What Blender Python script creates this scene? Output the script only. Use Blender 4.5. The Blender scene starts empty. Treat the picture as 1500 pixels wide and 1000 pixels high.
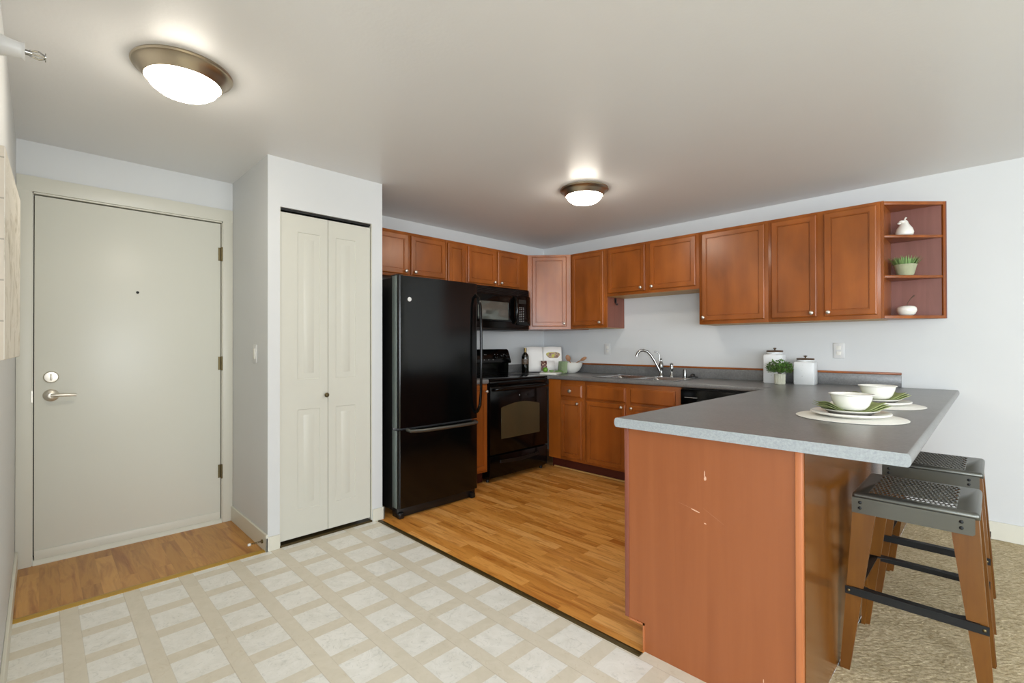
import bpy, bmesh, math, random
from mathutils import Vector, Matrix
random.seed(7)
C = bpy.context.scene.collection
sc = bpy.context.scene

# ------------------------------------------------------------------ camera
H = 1.21
A_, B_, R_ = [math.radians(t) for t in (45.283, .2844, -.1078)]
cF = Vector((-math.sin(A_)*math.cos(B_), math.cos(A_)*math.cos(B_), math.sin(B_)))
cR = Vector((math.cos(A_), math.sin(A_), 0)); cU = cR.cross(cF)
cR2 = cR*math.cos(R_) + cU*math.sin(R_); cU2 = -cR*math.sin(R_) + cU*math.cos(R_)
cam = bpy.data.cameras.new('camera'); camo = bpy.data.objects.new('camera', cam); C.objects.link(camo)
camo.matrix_world = Matrix(((cR2.x, cU2.x, -cF.x, 0), (cR2.y, cU2.y, -cF.y, 0), (cR2.z, cU2.z, -cF.z, H), (0, 0, 0, 1)))
cam.sensor_width = 36; cam.lens = 698.62*36/1500; cam.shift_y = 2.1/1500; cam.clip_start = .02
sc.camera = camo
# ------------------------------------------------------------------ world, exposure, daylight
vs = sc.view_settings
sc.display_settings.display_device = 'sRGB'
vs.view_transform = 'Standard'; vs.look = 'None'; vs.gamma = 1; vs.use_curve_mapping = False
vs.exposure = 0.75
w = bpy.data.worlds.new('world'); sc.world = w; w.use_nodes = True
w.node_tree.nodes['Background'].inputs[0].default_value = (.75, .87, 1, 1)
w.node_tree.nodes['Background'].inputs[1].default_value = 1.0
sc.cycles.max_bounces = 8; sc.cycles.diffuse_bounces = 5; sc.cycles.glossy_bounces = 4
sc.cycles.sample_clamp_indirect = 6; sc.cycles.use_denoising = True
def area(name, loc, rot, sx, sy, power, col):
    l = bpy.data.lights.new(name, 'AREA'); l.shape = 'RECTANGLE'; l.size = sx; l.size_y = sy; l.energy = power; l.color = col
    o = bpy.data.objects.new(name, l); C.objects.link(o); o.location = loc; o.rotation_euler = rot
    return o
# daylight through the living room windows behind the camera
area('daylight_south', (2.5, -4.05, 1.3), (math.radians(90), 0, 0), 3.0, 1.7, 150, (.86, .93, 1))
area('daylight_east', (4.15, .2, 1.3), (0, math.radians(90), 0), 1.7, 3.4, 110, (.9, .95, 1))

# ------------------------------------------------------------------ mesh helpers
class MB:
    def __init__(s): s.bm = bmesh.new(); s.bev = None
    def _faces(s, vs_, fs):
        v = [s.bm.verts.new(p) for p in vs_]; out = []
        for f in fs:
            try: out.append(s.bm.faces.new([v[i] for i in f]))
            except ValueError: pass
        return v, out
    def box(s, x0, x1, y0, y1, z0, z1, b=0, seg=2):
        if x0 > x1: x0, x1 = x1, x0
        if y0 > y1: y0, y1 = y1, y0
        if z0 > z1: z0, z1 = z1, z0
        P = [(x, y, z) for z in (z0, z1) for y in (y0, y1) for x in (x0, x1)]
        v, f = s._faces(P, [(0, 2, 3, 1), (4, 5, 7, 6), (0, 1, 5, 4), (1, 3, 7, 5), (3, 2, 6, 7), (2, 0, 4, 6)])
        if b:
            es = list({e for q in f for e in q.edges})
            bmesh.ops.bevel(s.bm, geom=es, offset=b, segments=seg, affect='EDGES', profile=.5)
        return s
    def prism(s, poly, axis, a, b, bev=0, seg=2):
        """poly: 2D points, extruded along axis from a to b. axis 'x': (y,z), 'y': (x,z), 'z': (x,y)"""
        def P(p, t):
            if axis == 'x': return (t, p[0], p[1])
            if axis == 'y': return (p[0], t, p[1])
            return (p[0], p[1], t)
        n = len(poly)
        vs_ = [P(p, a) for p in poly] + [P(p, b) for p in poly]
        fs = [tuple(range(n)), tuple(range(2*n-1, n-1, -1))] + [(i, i+n, (i+1) % n+n, (i+1) % n) for i in range(n)]
        v, f = s._faces(vs_, fs)
        if bev:
            es = list({e for q in f for e in q.edges})
            bmesh.ops.bevel(s.bm, geom=es, offset=bev, segments=seg, affect='EDGES', profile=.5)
        bmesh.ops.recalc_face_normals(s.bm, faces=s.bm.faces[:])
        return s
    def cyl(s, p0, p1, r0, r1=None, seg=20, caps=True):
        if r1 is None: r1 = r0
        p0 = Vector(p0); p1 = Vector(p1); d = (p1-p0).normalized()
        u = d.orthogonal().normalized(); t = d.cross(u)
        vs_ = []
        for p, r in ((p0, r0), (p1, r1)):
            for i in range(seg):
                a = 2*math.pi*i/seg; vs_.append(p + u*r*math.cos(a) + t*r*math.sin(a))
        fs = [(i, (i+1) % seg, (i+1) % seg+seg, i+seg) for i in range(seg)]
        if caps: fs += [tuple(range(seg-1, -1, -1)), tuple(range(seg, 2*seg))]
        s._faces(vs_, fs); return s
    def lathe(s, prof, c=(0, 0, 0), seg=32, axis=(0, 0, 1), sx=1, sy=1):
        """prof: (radius, height) pairs"""
        ax = Vector(axis).normalized()
        if abs(ax.z) > .99: u = Vector((1, 0, 0)); t = Vector((0, 1, 0)) * (1 if ax.z > 0 else -1)
        else: u = ax.orthogonal().normalized(); t = ax.cross(u)
        c = Vector(c); rings = []
        for r, h in prof:
            if r < 1e-6: rings.append([s.bm.verts.new(c+ax*h)])
            else: rings.append([s.bm.verts.new(c+ax*h+u*sx*r*math.cos(2*math.pi*i/seg)+t*sy*r*math.sin(2*math.pi*i/seg)) for i in range(seg)])
        for a, b in zip(rings, rings[1:]):
            for i in range(seg):
                j = (i+1) % seg
                if len(a) == 1 and len(b) == 1: continue
                if len(a) == 1: s.bm.faces.new((a[0], b[j], b[i]))
                elif len(b) == 1: s.bm.faces.new((a[i], a[j], b[0]))
                else: s.bm.faces.new((a[i], a[j], b[j], b[i]))
        return s
    def tube(s, pts, r, seg=12, closed=False):
        pts = [Vector(p) for p in pts]; n = len(pts); rr = r if isinstance(r, (list, tuple)) else [r]*n
        rings = []; u = None
        for i, p in enumerate(pts):
            d = (pts[min(i+1, n-1)]-pts[max(i-1, 0)]).normalized()
            u = d.orthogonal().normalized() if u is None else (u-d*u.dot(d)).normalized()
            t = d.cross(u)
            rings.append([s.bm.verts.new(p+u*rr[i]*math.cos(2*math.pi*k/seg)+t*rr[i]*math.sin(2*math.pi*k/seg)) for k in range(seg)])
        for a, b in zip(rings, rings[1:]):
            for k in range(seg):
                j = (k+1) % seg; s.bm.faces.new((a[k], a[j], b[j], b[k]))
        s.bm.faces.new(rings[0][::-1]); s.bm.faces.new(rings[-1]); return s
    def sphere(s, c, r, sx=1, sy=1, sz=1, seg=20):
        m = Matrix.Translation(c) @ Matrix.Diagonal((sx*r, sy*r, sz*r, 1))
        bmesh.ops.create_uvsphere(s.bm, u_segments=seg, v_segments=max(8, seg//2), radius=1, matrix=m); return s
    def rings(s, O, U, V, N, w_, h_, prof, cap=True):
        """nested rectangles on a plane: prof = (inset, depth) pairs"""
        O, U, V, N = Vector(O), Vector(U), Vector(V), Vector(N); L = []
        for ins, d in prof:
            L.append([s.bm.verts.new(O+U*a+V*b+N*d) for a, b in ((ins, ins), (w_-ins, ins), (w_-ins, h_-ins), (ins, h_-ins))])
        for a, b in zip(L, L[1:]):
            for i in range(4):
                j = (i+1) % 4; s.bm.faces.new((a[i], a[j], b[j], b[i]))
        if cap: s.bm.faces.new(L[-1])
        return s
    def quadgrid(s, f, nu, nv):
        g = [[s.bm.verts.new(f(i/nu, j/nv)) for j in range(nv+1)] for i in range(nu+1)]
        for i in range(nu):
            for j in range(nv): s.bm.faces.new((g[i][j], g[i+1][j], g[i+1][j+1], g[i][j+1]))
        return s

def obj(name, mb, mat, parent=None, world=True, smooth=40, solid=0, label=None):
    """link one mesh object; world coordinates unless world=False (then local to the thing)"""
    bm = mb.bm
    bmesh.ops.recalc_face_normals(bm, faces=bm.faces[:])
    if parent is not None and world:
        off = Vector(parent.get('_o', (0, 0, 0)))
        bmesh.ops.translate(bm, verts=bm.verts[:], vec=-off)
    me = bpy.data.meshes.new(name); bm.to_mesh(me); bm.free()
    if smooth:
        me.polygons.foreach_set('use_smooth', [True]*len(me.polygons)); me.set_sharp_from_angle(angle=math.radians(smooth))
    me.materials.append(mat)
    o = bpy.data.objects.new(name, me); C.objects.link(o)
    if parent is not None:
        o.parent = parent; o['_o'] = parent.get('_o', (0., 0., 0.))
    if solid:
        m = o.modifiers.new('solidify', 'SOLIDIFY'); m.thickness = solid; m.offset = 0
    if label: o['label'] = label
    return o
def thing(name, label, cat, loc=(0, 0, 0), rotz=0, group=None, kind=None):
    o = bpy.data.objects.new(name, None); C.objects.link(o); o.empty_display_size = .05
    o.location = loc; o.rotation_euler = (0, 0, rotz); o['_o'] = tuple(float(v) for v in loc)
    if label: o['label'] = label
    if cat: o['category'] = cat
    if group: o['group'] = group
    if kind: o['kind'] = kind
    return o
def tag(o, label, cat, group=None):
    o['label'] = label; o['category'] = cat
    if group: o['group'] = group
    return o
def struct(name, mb, mat, smooth=0, **k):
    o = obj(name, mb, mat, smooth=smooth, **k); o['kind'] = 'structure'; return o
def dup(root, loc, rotz, label, group=None):
    def cp(o, par):
        c = o.copy(); C.objects.link(c); c.parent = par
        for ch in [q for q in bpy.data.objects if q.parent == o]: cp(ch, c)
        return c
    r = cp(root, None); r.location = loc; r.rotation_euler = (0, 0, rotz); r['label'] = label
    if group: r['group'] = group
    return r

# ------------------------------------------------------------------ materials
def srgb(c):
    return tuple(((v/255)/12.92 if v/255 <= .04045 else ((v/255+.055)/1.055)**2.4) for v in c) + (1,)
def newmat(name):
    m = bpy.data.materials.new(name); m.use_nodes = True
    nt = m.node_tree; return m, nt, nt.nodes['Principled BSDF']
def N(nt, t, **k):
    n = nt.nodes.new(t)
    for a, b in k.items(): setattr(n, a, b)
    return n
def coords(nt, scale=(1, 1, 1), out='Object', loc=(0, 0, 0)):
    tc = N(nt, 'ShaderNodeTexCoord'); mp = N(nt, 'ShaderNodeMapping'); mp.inputs['Scale'].default_value = scale; mp.inputs['Location'].default_value = loc
    nt.links.new(tc.outputs[out], mp.inputs['Vector']); return mp.outputs[0]
def noise(nt, vec, scale, detail=4, rough=.5, dist=0):
    n = N(nt, 'ShaderNodeTexNoise'); n.inputs['Scale'].default_value = scale; n.inputs['Detail'].default_value = detail
    n.inputs['Roughness'].default_value = rough; n.inputs['Distortion'].default_value = dist
    nt.links.new(vec, n.inputs['Vector']); return n.outputs['Fac']
def ramp(nt, fac, stops):
    r = N(nt, 'ShaderNodeValToRGB'); nt.links.new(fac, r.inputs[0]); el = r.color_ramp.elements
    while len(el) < len(stops): el.new(.5)
    for e, (p, c) in zip(el, stops): e.position = p; e.color = c if len(c) == 4 else srgb(c)
    return r.outputs[0]
def mixc(nt, fac, a, b, mode='MIX'):
    m = N(nt, 'ShaderNodeMix', data_type='RGBA', blend_type=mode)
    for sock, v in ((m.inputs[0], fac), (m.inputs[6], a), (m.inputs[7], b)):
        if isinstance(v, (int, float)): sock.default_value = v
        elif isinstance(v, tuple): sock.default_value = v
        else: nt.links.new(v, sock)
    return m.outputs[2]
def mth(nt, op, a, b=None, c=None):
    m = N(nt, 'ShaderNodeMath', operation=op)
    for i, v in enumerate((a, b, c)):
        if v is None: continue
        if isinstance(v, (int, float)): m.inputs[i].default_value = v
        else: nt.links.new(v, m.inputs[i])
    return m.outputs[0]
def bump(nt, bsdf, h, strength=.2, dist=.002):
    b = N(nt, 'ShaderNodeBump'); b.inputs['Strength'].default_value = strength; b.inputs['Distance'].default_value = dist
    nt.links.new(h, b.inputs['Height']); nt.links.new(b.outputs[0], bsdf.inputs['Normal'])
def plain(name, col, rough=.5, metal=0, var=.04, vscale=6, bmp=0, bscale=200, spec=None, coat=0):
    m, nt, b = newmat(name); v = coords(nt)
    c = srgb(col); n = noise(nt, v, vscale, 3)
    dk = tuple(x*(1-var) for x in c[:3])+(1,); lt = tuple(min(1, x*(1+var)) for x in c[:3])+(1,)
    nt.links.new(mixc(nt, n, dk, lt), b.inputs['Base Color'])
    b.inputs['Roughness'].default_value = rough; b.inputs['Metallic'].default_value = metal
    if spec is not None: b.inputs['Specular IOR Level'].default_value = spec
    if coat: b.inputs['Coat Weight'].default_value = coat; b.inputs['Coat Roughness'].default_value = .1
    if bmp: bump(nt, b, noise(nt, v, bscale, 3), bmp)
    return m
def wood(name, c1, c2, axis='z', rough=.35, spec=.5, blotch=.5, gr=22):
    m, nt, b = newmat(name)
    s = {'x': (.07, 1, 1), 'y': (1, .07, 1), 'z': (1, 1, .07)}[axis]
    v = coords(nt, s); g = noise(nt, v, gr, 6, .6, .6); v2 = coords(nt, {'x': (.5, 1, 1), 'y': (1, .5, 1), 'z': (1, 1, .5)}[axis]); bl = noise(nt, v2, 5, 3, .5, .3)
    base = ramp(nt, g, [(.32, c1), (.68, c2)])
    bc = ramp(nt, bl, [(.3, (int(255-60*blotch),)*3), (.65, (255, 255, 255))])
    nt.links.new(mixc(nt, 1.0, base, bc, 'MULTIPLY'), b.inputs['Base Color'])
    b.inputs['Roughness'].default_value = rough; b.inputs['Specular IOR Level'].default_value = spec
    bump(nt, b, g, .04, .001)
    return m

M = {}
M['wall'] = plain('wall_paint', (210, 212, 212), .55, var=.01, bmp=.12, bscale=260)
M['ceil'] = plain('ceiling_paint', (226, 226, 226), .38, var=.01, bmp=.2, bscale=70)
M['cream'] = plain('cream_paint', (210, 208, 195), .4, var=.015)
M['doorp'] = plain('door_paint', (212, 211, 199), .33, spec=.35, var=.02, vscale=2)
M['base'] = plain('baseboard_paint', (216, 214, 200), .4, var=.01)
M['closetdoor'] = plain('closet_door_paint', (203, 202, 191), .4, var=.01)
M['nickel'] = plain('brushed_nickel', (222, 216, 204), .42, 1, .05)
M['chrome'] = plain('polished_chrome', (158, 158, 156), .12, 1, .01)
M['steel'] = plain('stainless_steel', (190, 190, 190), .25, 1, .04)
M['hinge'] = plain('aged_brass', (110, 98, 70), .4, 1, .1)
M['dark'] = plain('gap_shade_and_dark_glass', (30, 28, 24), .7)  # shade colour of the gap sheets; also peephole and display
M['gold'] = plain('brass_strip', (184, 146, 58), .4, .3, .1)
M['bronze'] = plain('bronze_strip', (70, 56, 22), .45, .4, .1)
M['cab'] = wood('cherry_cabinet', (148, 77, 24), (163, 91, 34), 'z', .3, .5, .8, 8)
M['cabx'] = wood('cherry_rail', (122, 62, 22), (158, 86, 36), 'x', .3, .5, .6)
M['cabside'] = wood('cherry_laminate_side', (122, 68, 52), (134, 77, 60), 'z', .35, .5, .2)
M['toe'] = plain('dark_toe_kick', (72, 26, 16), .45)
M['shelfback'] = wood('shelf_laminate', (122, 76, 66), (134, 86, 76), 'z', .4, .5, .2)
M['under'] = plain('maple_underside', (190, 150, 90), .5)
M['blk'] = plain('black_gloss_enamel', (5, 5, 5), .14, 0, .0, spec=.28)
M['blktex'] = plain('black_textured_steel', (5, 6, 6), .13, 0, .1, bmp=.06, bscale=300, spec=.4)
M['blkmat'] = plain('black_plastic', (12, 12, 12), .4)
M['edgesheen'] = plain('door_edge_reflection', (112, 122, 118), .3, .3)  # grey stands in for the reflection along the rounded fridge door corner
M['win'] = plain('oven_window_glass', (88, 82, 58), .06, .5)  # olive tone paints in the lighter reflection on the oven glass
M['mwwin'] = plain('microwave_window_glass', (112, 116, 110), .1, .6)  # grey of the pane carries its pale reflection as colour
M['white'] = plain('white_ceramic', (232, 230, 222), .22, var=.01)
M['whiteplastic'] = plain('white_plastic', (214, 214, 212), .35, var=.01)
M['greymark'] = plain('grey_print', (150, 150, 150), .5)
M['iron'] = plain('gunmetal_steel', (104, 105, 100), .36, .85, .08, bmp=.05)
M['barblk'] = plain('black_steel_bar', (36, 38, 40), .45, .5, .1)
M['legwood'] = wood('walnut_plywood', (98, 57, 13), (116, 73, 21), 'z', .35, .5, .4, 24)
M['bamboo'] = wood('spoon_wood', (150, 100, 60), (180, 130, 88), 'x', .5)
M['green'] = plain('green_napkin', (152, 162, 108), .9, var=.12, vscale=40, bmp=.3, bscale=300)
M['towel'] = plain('sage_towel', (140, 158, 122), .95, var=.2, vscale=60, bmp=.4, bscale=300)
M['leaf'] = plain('leaf_green', (88, 126, 52), .5, var=.35, vscale=30)
M['leafpale'] = plain('pale_blade_green', (128, 160, 100), .5, var=.3, vscale=40)
M['stem'] = plain('brown_stem', (84, 66, 50), .7)
M['lidwood'] = wood('dark_wood_lid', (70, 48, 26), (98, 68, 40), 'x', .45)
M['paper'] = plain('book_paper', (236, 234, 230), .7, var=.01)
M['apple'] = plain('lime_skin', (104, 150, 44), .35, var=.2, vscale=20)
M['bottleg'] = plain('dark_bottle_glass', (8, 9, 6), .06, spec=.8)
M['copper'] = plain('bronze_foil', (110, 92, 50), .3, .7)
M['plateshade'] = plain('plate_underside_shade', (120, 116, 112), .35)  # grey paints the shadow under the white salad plate
M['mat'] = plain('woven_placemat', (236, 234, 226), .9, var=.06, vscale=120, bmp=.5, bscale=260)
M['potstone'] = plain('whitewashed_pot', (190, 190, 172), .8, var=.12, vscale=40, bmp=.3, bscale=120)
M['potgreen'] = plain('sage_glazed_pot', (168, 172, 142), .5, var=.15, vscale=30, bmp=.2, bscale=100)
M['edgegrey'] = None

# white enamel with chipped dark rim for the canisters
m, nt, b = newmat('chipped_white_enamel'); v = coords(nt)
nt.links.new(ramp(nt, noise(nt, v, 60, 5, .7), [(.66, (226, 228, 228)), (.72, (120, 112, 96))]), b.inputs['Base Color']); b.inputs['Roughness'].default_value = .35; M['enamel'] = m
# laminate worktop
m, nt, b = newmat('grey_laminate'); v = coords(nt)
n1 = noise(nt, v, 90, 6, .75); n2 = noise(nt, v, 7, 3)
c1 = ramp(nt, n1, [(.35, (104, 104, 104)), (.65, (128, 128, 127))]); c2 = ramp(nt, n2, [(.3, (238, 238, 238)), (.7, (255, 255, 255))])
nt.links.new(mixc(nt, 1., c1, c2, 'MULTIPLY'), b.inputs['Base Color']); b.inputs['Roughness'].default_value = .3; b.inputs['Specular IOR Level'].default_value = .6
bump(nt, b, n1, .05, .001); M['lam'] = m
# peninsula end panel: wood with a few pale scratches (wear with its own shape)
m, nt, b = newmat('cherry_panel_scuffed')
v = coords(nt, (1, 1, .06)); g = noise(nt, v, 18, 6, .6, .5)
base = ramp(nt, g, [(.25, (136, 75, 38)), (.75, (148, 85, 46))])
vo = coords(nt)
sep = N(nt, 'ShaderNodeSeparateXYZ'); nt.links.new(vo, sep.inputs[0])
tot = None
for (cx_, cz_, sx_, sz_, sl) in ((-.732, .730, .0045, .008, 0), (-.768, .606, .016, .0022, -.25), (-.732, .568, .005, .002, -.2), (-.70, .6, .04, .0008, -.55), (-.80, .615, .035, .0008, -.2), (-.734, .746, .0016, .012, 0), (-.54, .1, .0014, .007, 0)):
    dx = mth(nt, 'SUBTRACT', sep.outputs[0], cx_+.74); dz = mth(nt, 'SUBTRACT', sep.outputs[2], cz_)
    dz = mth(nt, 'SUBTRACT', dz, mth(nt, 'MULTIPLY', dx, sl))
    q = mth(nt, 'ADD', mth(nt, 'POWER', mth(nt, 'DIVIDE', dx, sx_), 2.), mth(nt, 'POWER', mth(nt, 'DIVIDE', dz, sz_), 2.))
    q = mth(nt, 'LESS_THAN', q, 1.); q = mth(nt, 'MULTIPLY', q, .7 if sx_ < .03 else .12)
    tot = q if tot is None else mth(nt, 'MAXIMUM', tot, q)
tot = mth(nt, 'MULTIPLY', tot, ramp(nt, noise(nt, vo, 160, 3), [(.36, (0, 0, 0)), (.46, (255, 255, 255))]))
nt.links.new(mixc(nt, tot, base, srgb((232, 196, 170))), b.inputs['Base Color']); b.inputs['Roughness'].default_value = .4; M['panel'] = m
M['paneledge'] = wood('light_cherry_edge', (170, 100, 58), (186, 114, 68), 'z', .4, .5, .2)
M['back'] = wood('glossy_brown_back', (98, 56, 12), (112, 66, 18), 'z', .2, .6, .3)
M['lightcab'] = wood('orange_cherry_filler', (158, 84, 24), (170, 94, 32), 'z', .3, gr=14)

# oak strip floor: strips along x with varying tones
def strip_floor(name, tones, gs=50, row=.064, wd=.42):
    m, nt, b = newmat(name); v = coords(nt)
    br = N(nt, 'ShaderNodeTexBrick'); nt.links.new(v, br.inputs['Vector'])
    br.offset = .37; br.offset_frequency = 2; br.squash = 1
    br.inputs['Scale'].default_value = 1; br.inputs['Brick Width'].default_value = wd; br.inputs['Row Height'].default_value = row
    br.inputs['Mortar Size'].default_value = .0008; br.inputs['Mortar Smooth'].default_value = .1; br.inputs['Bias'].default_value = 0
    br.inputs['Color1'].default_value = (0, 0, 0, 1); br.inputs['Color2'].default_value = (1, 1, 1, 1); br.inputs['Mortar'].default_value = (.3, .3, .3, 1)
    tone = ramp(nt, br.outputs['Color'], [(.0, tones[0]), (.35, tones[1]), (.7, tones[2]), (1., tones[3])])
    # per-strip offset of the grain
    sc_ = N(nt, 'ShaderNodeVectorMath', operation='MULTIPLY_ADD'); nt.links.new(br.outputs['Color'], sc_.inputs[0]); sc_.inputs[1].default_value = (3, 7, 5); nt.links.new(v, sc_.inputs[2])
    mp = N(nt, 'ShaderNodeMapping'); mp.inputs['Scale'].default_value = (.12, 1, 1); nt.links.new(sc_.outputs[0], mp.inputs[0])
    g = noise(nt, mp.outputs[0], gs, 6, .6, .8)
    gc = ramp(nt, g, [(.3, (218, 204, 180)), (.5, (255, 255, 255)), (.75, (244, 234, 220))])
    g2 = noise(nt, mp.outputs[0], 14, 3, .5, 1.5)
    gc2 = ramp(nt, g2, [(.28, (212, 188, 158)), (.5, (255, 255, 255))])
    col = mixc(nt, 1., mixc(nt, 1., tone, gc, 'MULTIPLY'), gc2, 'MULTIPLY')
    nt.links.new(col, b.inputs['Base Color']); b.inputs['Roughness'].default_value = .33; b.inputs['Specular IOR Level'].default_value = .45
    bump(nt, b, br.outputs['Fac'], .1, -.001)
    return m
M['oak'] = strip_floor('oak_strip_floor', [(204, 136, 58), (224, 158, 78), (234, 170, 92), (240, 180, 106)])
M['oak2'] = strip_floor('oak_strip_entry', [(176, 126, 58), (188, 136, 64), (196, 142, 70), (202, 150, 78)], 26, .075, .6)
# vinyl floor: pale squares with beige bands
m, nt, b = newmat('vinyl_square_floor'); v = coords(nt)
sep = N(nt, 'ShaderNodeSeparateXYZ'); nt.links.new(v, sep.inputs[0])
def inside(axis, start, pitch, width):
    t = mth(nt, 'ADD', mth(nt, 'SUBTRACT', sep.outputs[axis], start), pitch*40)
    t = mth(nt, 'MODULO', t, pitch)
    return t, mth(nt, 'LESS_THAN', t, width)
tx, ix = inside(0, -1.7535, .2286, .160); ty, iy = inside(1, .128, .2258, .164)
sq = mth(nt, 'MULTIPLY', ix, iy)
marb = noise(nt, v, 9, 6, .65, 1.8); veins = noise(nt, v, 22, 5, .7, 2.5)
white_ = mixc(nt, 1., ramp(nt, marb, [(.3, (222, 221, 213)), (.6, (234, 233, 227))]), ramp(nt, veins, [(.34, (236, 237, 236)), (.46, (255, 255, 255))]), 'MULTIPLY')
beige = mixc(nt, 1., ramp(nt, noise(nt, v, 16, 5, .6, 1.), [(.3, (211, 204, 186)), (.7, (220, 213, 197))]), ramp(nt, veins, [(.3, (244, 240, 234)), (.42, (255, 255, 255))]), 'MULTIPLY')
col = mixc(nt, sq, beige, white_)
# thin grout-like lines edging the bands that run along x
l1 = mth(nt, 'LESS_THAN', mth(nt, 'ABSOLUTE', mth(nt, 'SUBTRACT', ty, .164)), .0016); l2 = mth(nt, 'LESS_THAN', ty, .0016)
col = mixc(nt, mth(nt, 'MULTIPLY', mth(nt, 'MAXIMUM', l1, l2), .45), col, srgb((176, 166, 146)))
nt.links.new(col, b.inputs['Base Color']); b.inputs['Roughness'].default_value = .35; b.inputs['Specular IOR Level'].default_value = .35
bump(nt, b, marb, .05, .001); M['vinyl'] = m
# carpet
m, nt, b = newmat('beige_carpet'); v = coords(nt)
cn = noise(nt, v, 55, 6, .85); cb = noise(nt, v, 12, 4, .6)
nt.links.new(mixc(nt, 1., ramp(nt, cn, [(.34, (158, 140, 104)), (.6, (220, 206, 174))]), ramp(nt, cb, [(.3, (225, 222, 216)), (.7, (255, 255, 255))]), 'MULTIPLY'), b.inputs['Base Color'])
b.inputs['Roughness'].default_value = 1; b.inputs['Specular IOR Level'].default_value = .1; bump(nt, b, noise(nt, v, 220, 4, .7), .5, .004); M['carpet'] = m
# lamp dome
m, nt, b = newmat('lit_opal_glass'); b.inputs['Base Color'].default_value = srgb((250, 240, 220)); b.inputs['Roughness'].default_value = .3
v = coords(nt); nt.links.new(mixc(nt, noise(nt, v, 8), srgb((255, 244, 226)), srgb((255, 248, 234))), b.inputs['Emission Color']); b.inputs['Emission Strength'].default_value = 24; M['dome'] = m
M['lamprim'] = plain('brushed_bronze_nickel', (182, 170, 150), .34, 1, .12)
# canvas art
m, nt, b = newmat('washed_canvas_print'); v = coords(nt, (1, 1, 1))
n1 = noise(nt, v, 5, 6, .65, 2.0)
nt.links.new(ramp(nt, n1, [(.25, (120, 116, 100)), (.38, (196, 190, 172)), (.5, (228, 224, 212)), (.7, (220, 214, 200))]), b.inputs['Base Color']); b.inputs['Roughness'].default_value = .6; M['art'] = m
m, nt, b = newmat('canvas_side_planks'); v = coords(nt)
sp = N(nt, 'ShaderNodeSeparateXYZ'); nt.links.new(v, sp.inputs[0])
ln = mth(nt, 'LESS_THAN', mth(nt, 'MODULO', mth(nt, 'ADD', sp.outputs[2], 10.), .1), .004)
nt.links.new(mixc(nt, mth(nt, 'MULTIPLY', ln, .5), mixc(nt, noise(nt, v, 18, 4), srgb((200, 190, 172)), srgb((220, 208, 192))), srgb((120, 110, 96))), b.inputs['Base Color']); M['artside'] = m
# food photo in the cookbook
m, nt, b = newmat('printed_food_photo'); v = coords(nt)
nt.links.new(ramp(nt, noise(nt, v, 45, 4, .6), [(.35, (88, 60, 52)), (.5, (170, 140, 120)), (.62, (190, 190, 60))]), b.inputs['Base Color']); M['food'] = m
m, nt, b = newmat('printed_bulb_photo'); v = coords(nt)
nt.links.new(ramp(nt, noise(nt, v, 60, 3, .6), [(.4, (70, 34, 34)), (.55, (130, 80, 76)), (.66, (220, 210, 180))]), b.inputs['Base Color']); M['food2'] = m

# ================================================================== setting
CZ = 2.341; XW = -3.735; YN = 4.2245; YL = -.094; YE = .955; XC = -3.012; YC = 1.704
T = .12
# floors
struct('floor_vinyl', MB().box(XC-.02, -.421, YL, 1.668, -.05, 0).box(-.975, -.421, 1.668, 1.71, -.05, 0), M['vinyl'])
struct('floor_oak_kitchen', MB().box(XW, -.975, 1.668, YN, -.05, 0).box(-.975, -.45, 1.71, YN, -.05, 0), M['oak'])
struct('floor_oak_entry', MB().box(XW, XC-.02, YL, YE, -.05, 0), M['oak2'])
def carpet_h(x, y): return -.002+.002*random.random()
def cf(u, v_):
    x = -.421+u*1.8; y = .5+v_*(YN-.5); return (x+random.uniform(-.004, .004) if 0 < u < 1 else x, y+random.uniform(-.004, .004), carpet_h(x, y))
struct('floor_carpet', MB().quadgrid(cf, 170, 340).box(-.421, 4.2, YL-4.1, YN, -.05, -.004), M['carpet'])
struct('floor_hall_vinyl', MB().box(XC, -.421, -4.2, YL, -.05, -.001), M['vinyl'])
struct('trim_entry_strip', MB().prism([(XC-.045, 0), (XC-.045, .003), (XC-.025, .007), (XC+.002, .003), (XC+.002, 0)], 'y', YL, YE), M['gold'])
tm = MB().prism([(1.655, 0), (1.66, .004), (1.672, .006), (1.685, .003), (1.685, 0)], 'x', -2.99, -.975); struct('trim_kitchen_strip', tm, M['bronze'])
struct('ceiling', MB().box(XW-T, 4.2, -4.2, YN+T, CZ, CZ+.1), M['ceil'])
# walls
DY0, DY1, DZ = -.03, .893, 2.06
struct('wall_west', MB().box(XW-T, XW, YL-T, DY0, 0, CZ).box(XW-T, XW, DY1, YN+T, 0, CZ).box(XW-T, XW, DY0, DY1, DZ, CZ), M['wall'])
struct('wall_north', MB().box(XW, 4.2, YN, YN+T, 0, CZ), M['wall'])
struct('wall_left', MB().box(XW, -1.2, YL-T, YL, 0, CZ), M['wall'])
OY0, OY1, OZ = 1.023, 1.626, 2.047
struct('wall_closet', MB().box(XC-.1, XC, YE, OY0, 0, CZ).box(XC-.1, XC, OY1, YC, 0, CZ).box(XC-.1, XC, OY0, OY1, OZ, CZ)
       .box(XW, XC-.1, YE, YE+.06, 0, CZ).box(XW, XC-.1, YC-.07, YC, 0, CZ), M['wall'])
struct('wall_hall', MB().box(-1.2-T, -1.2, -4.2, YL-T, 0, CZ), M['wall'])
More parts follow.
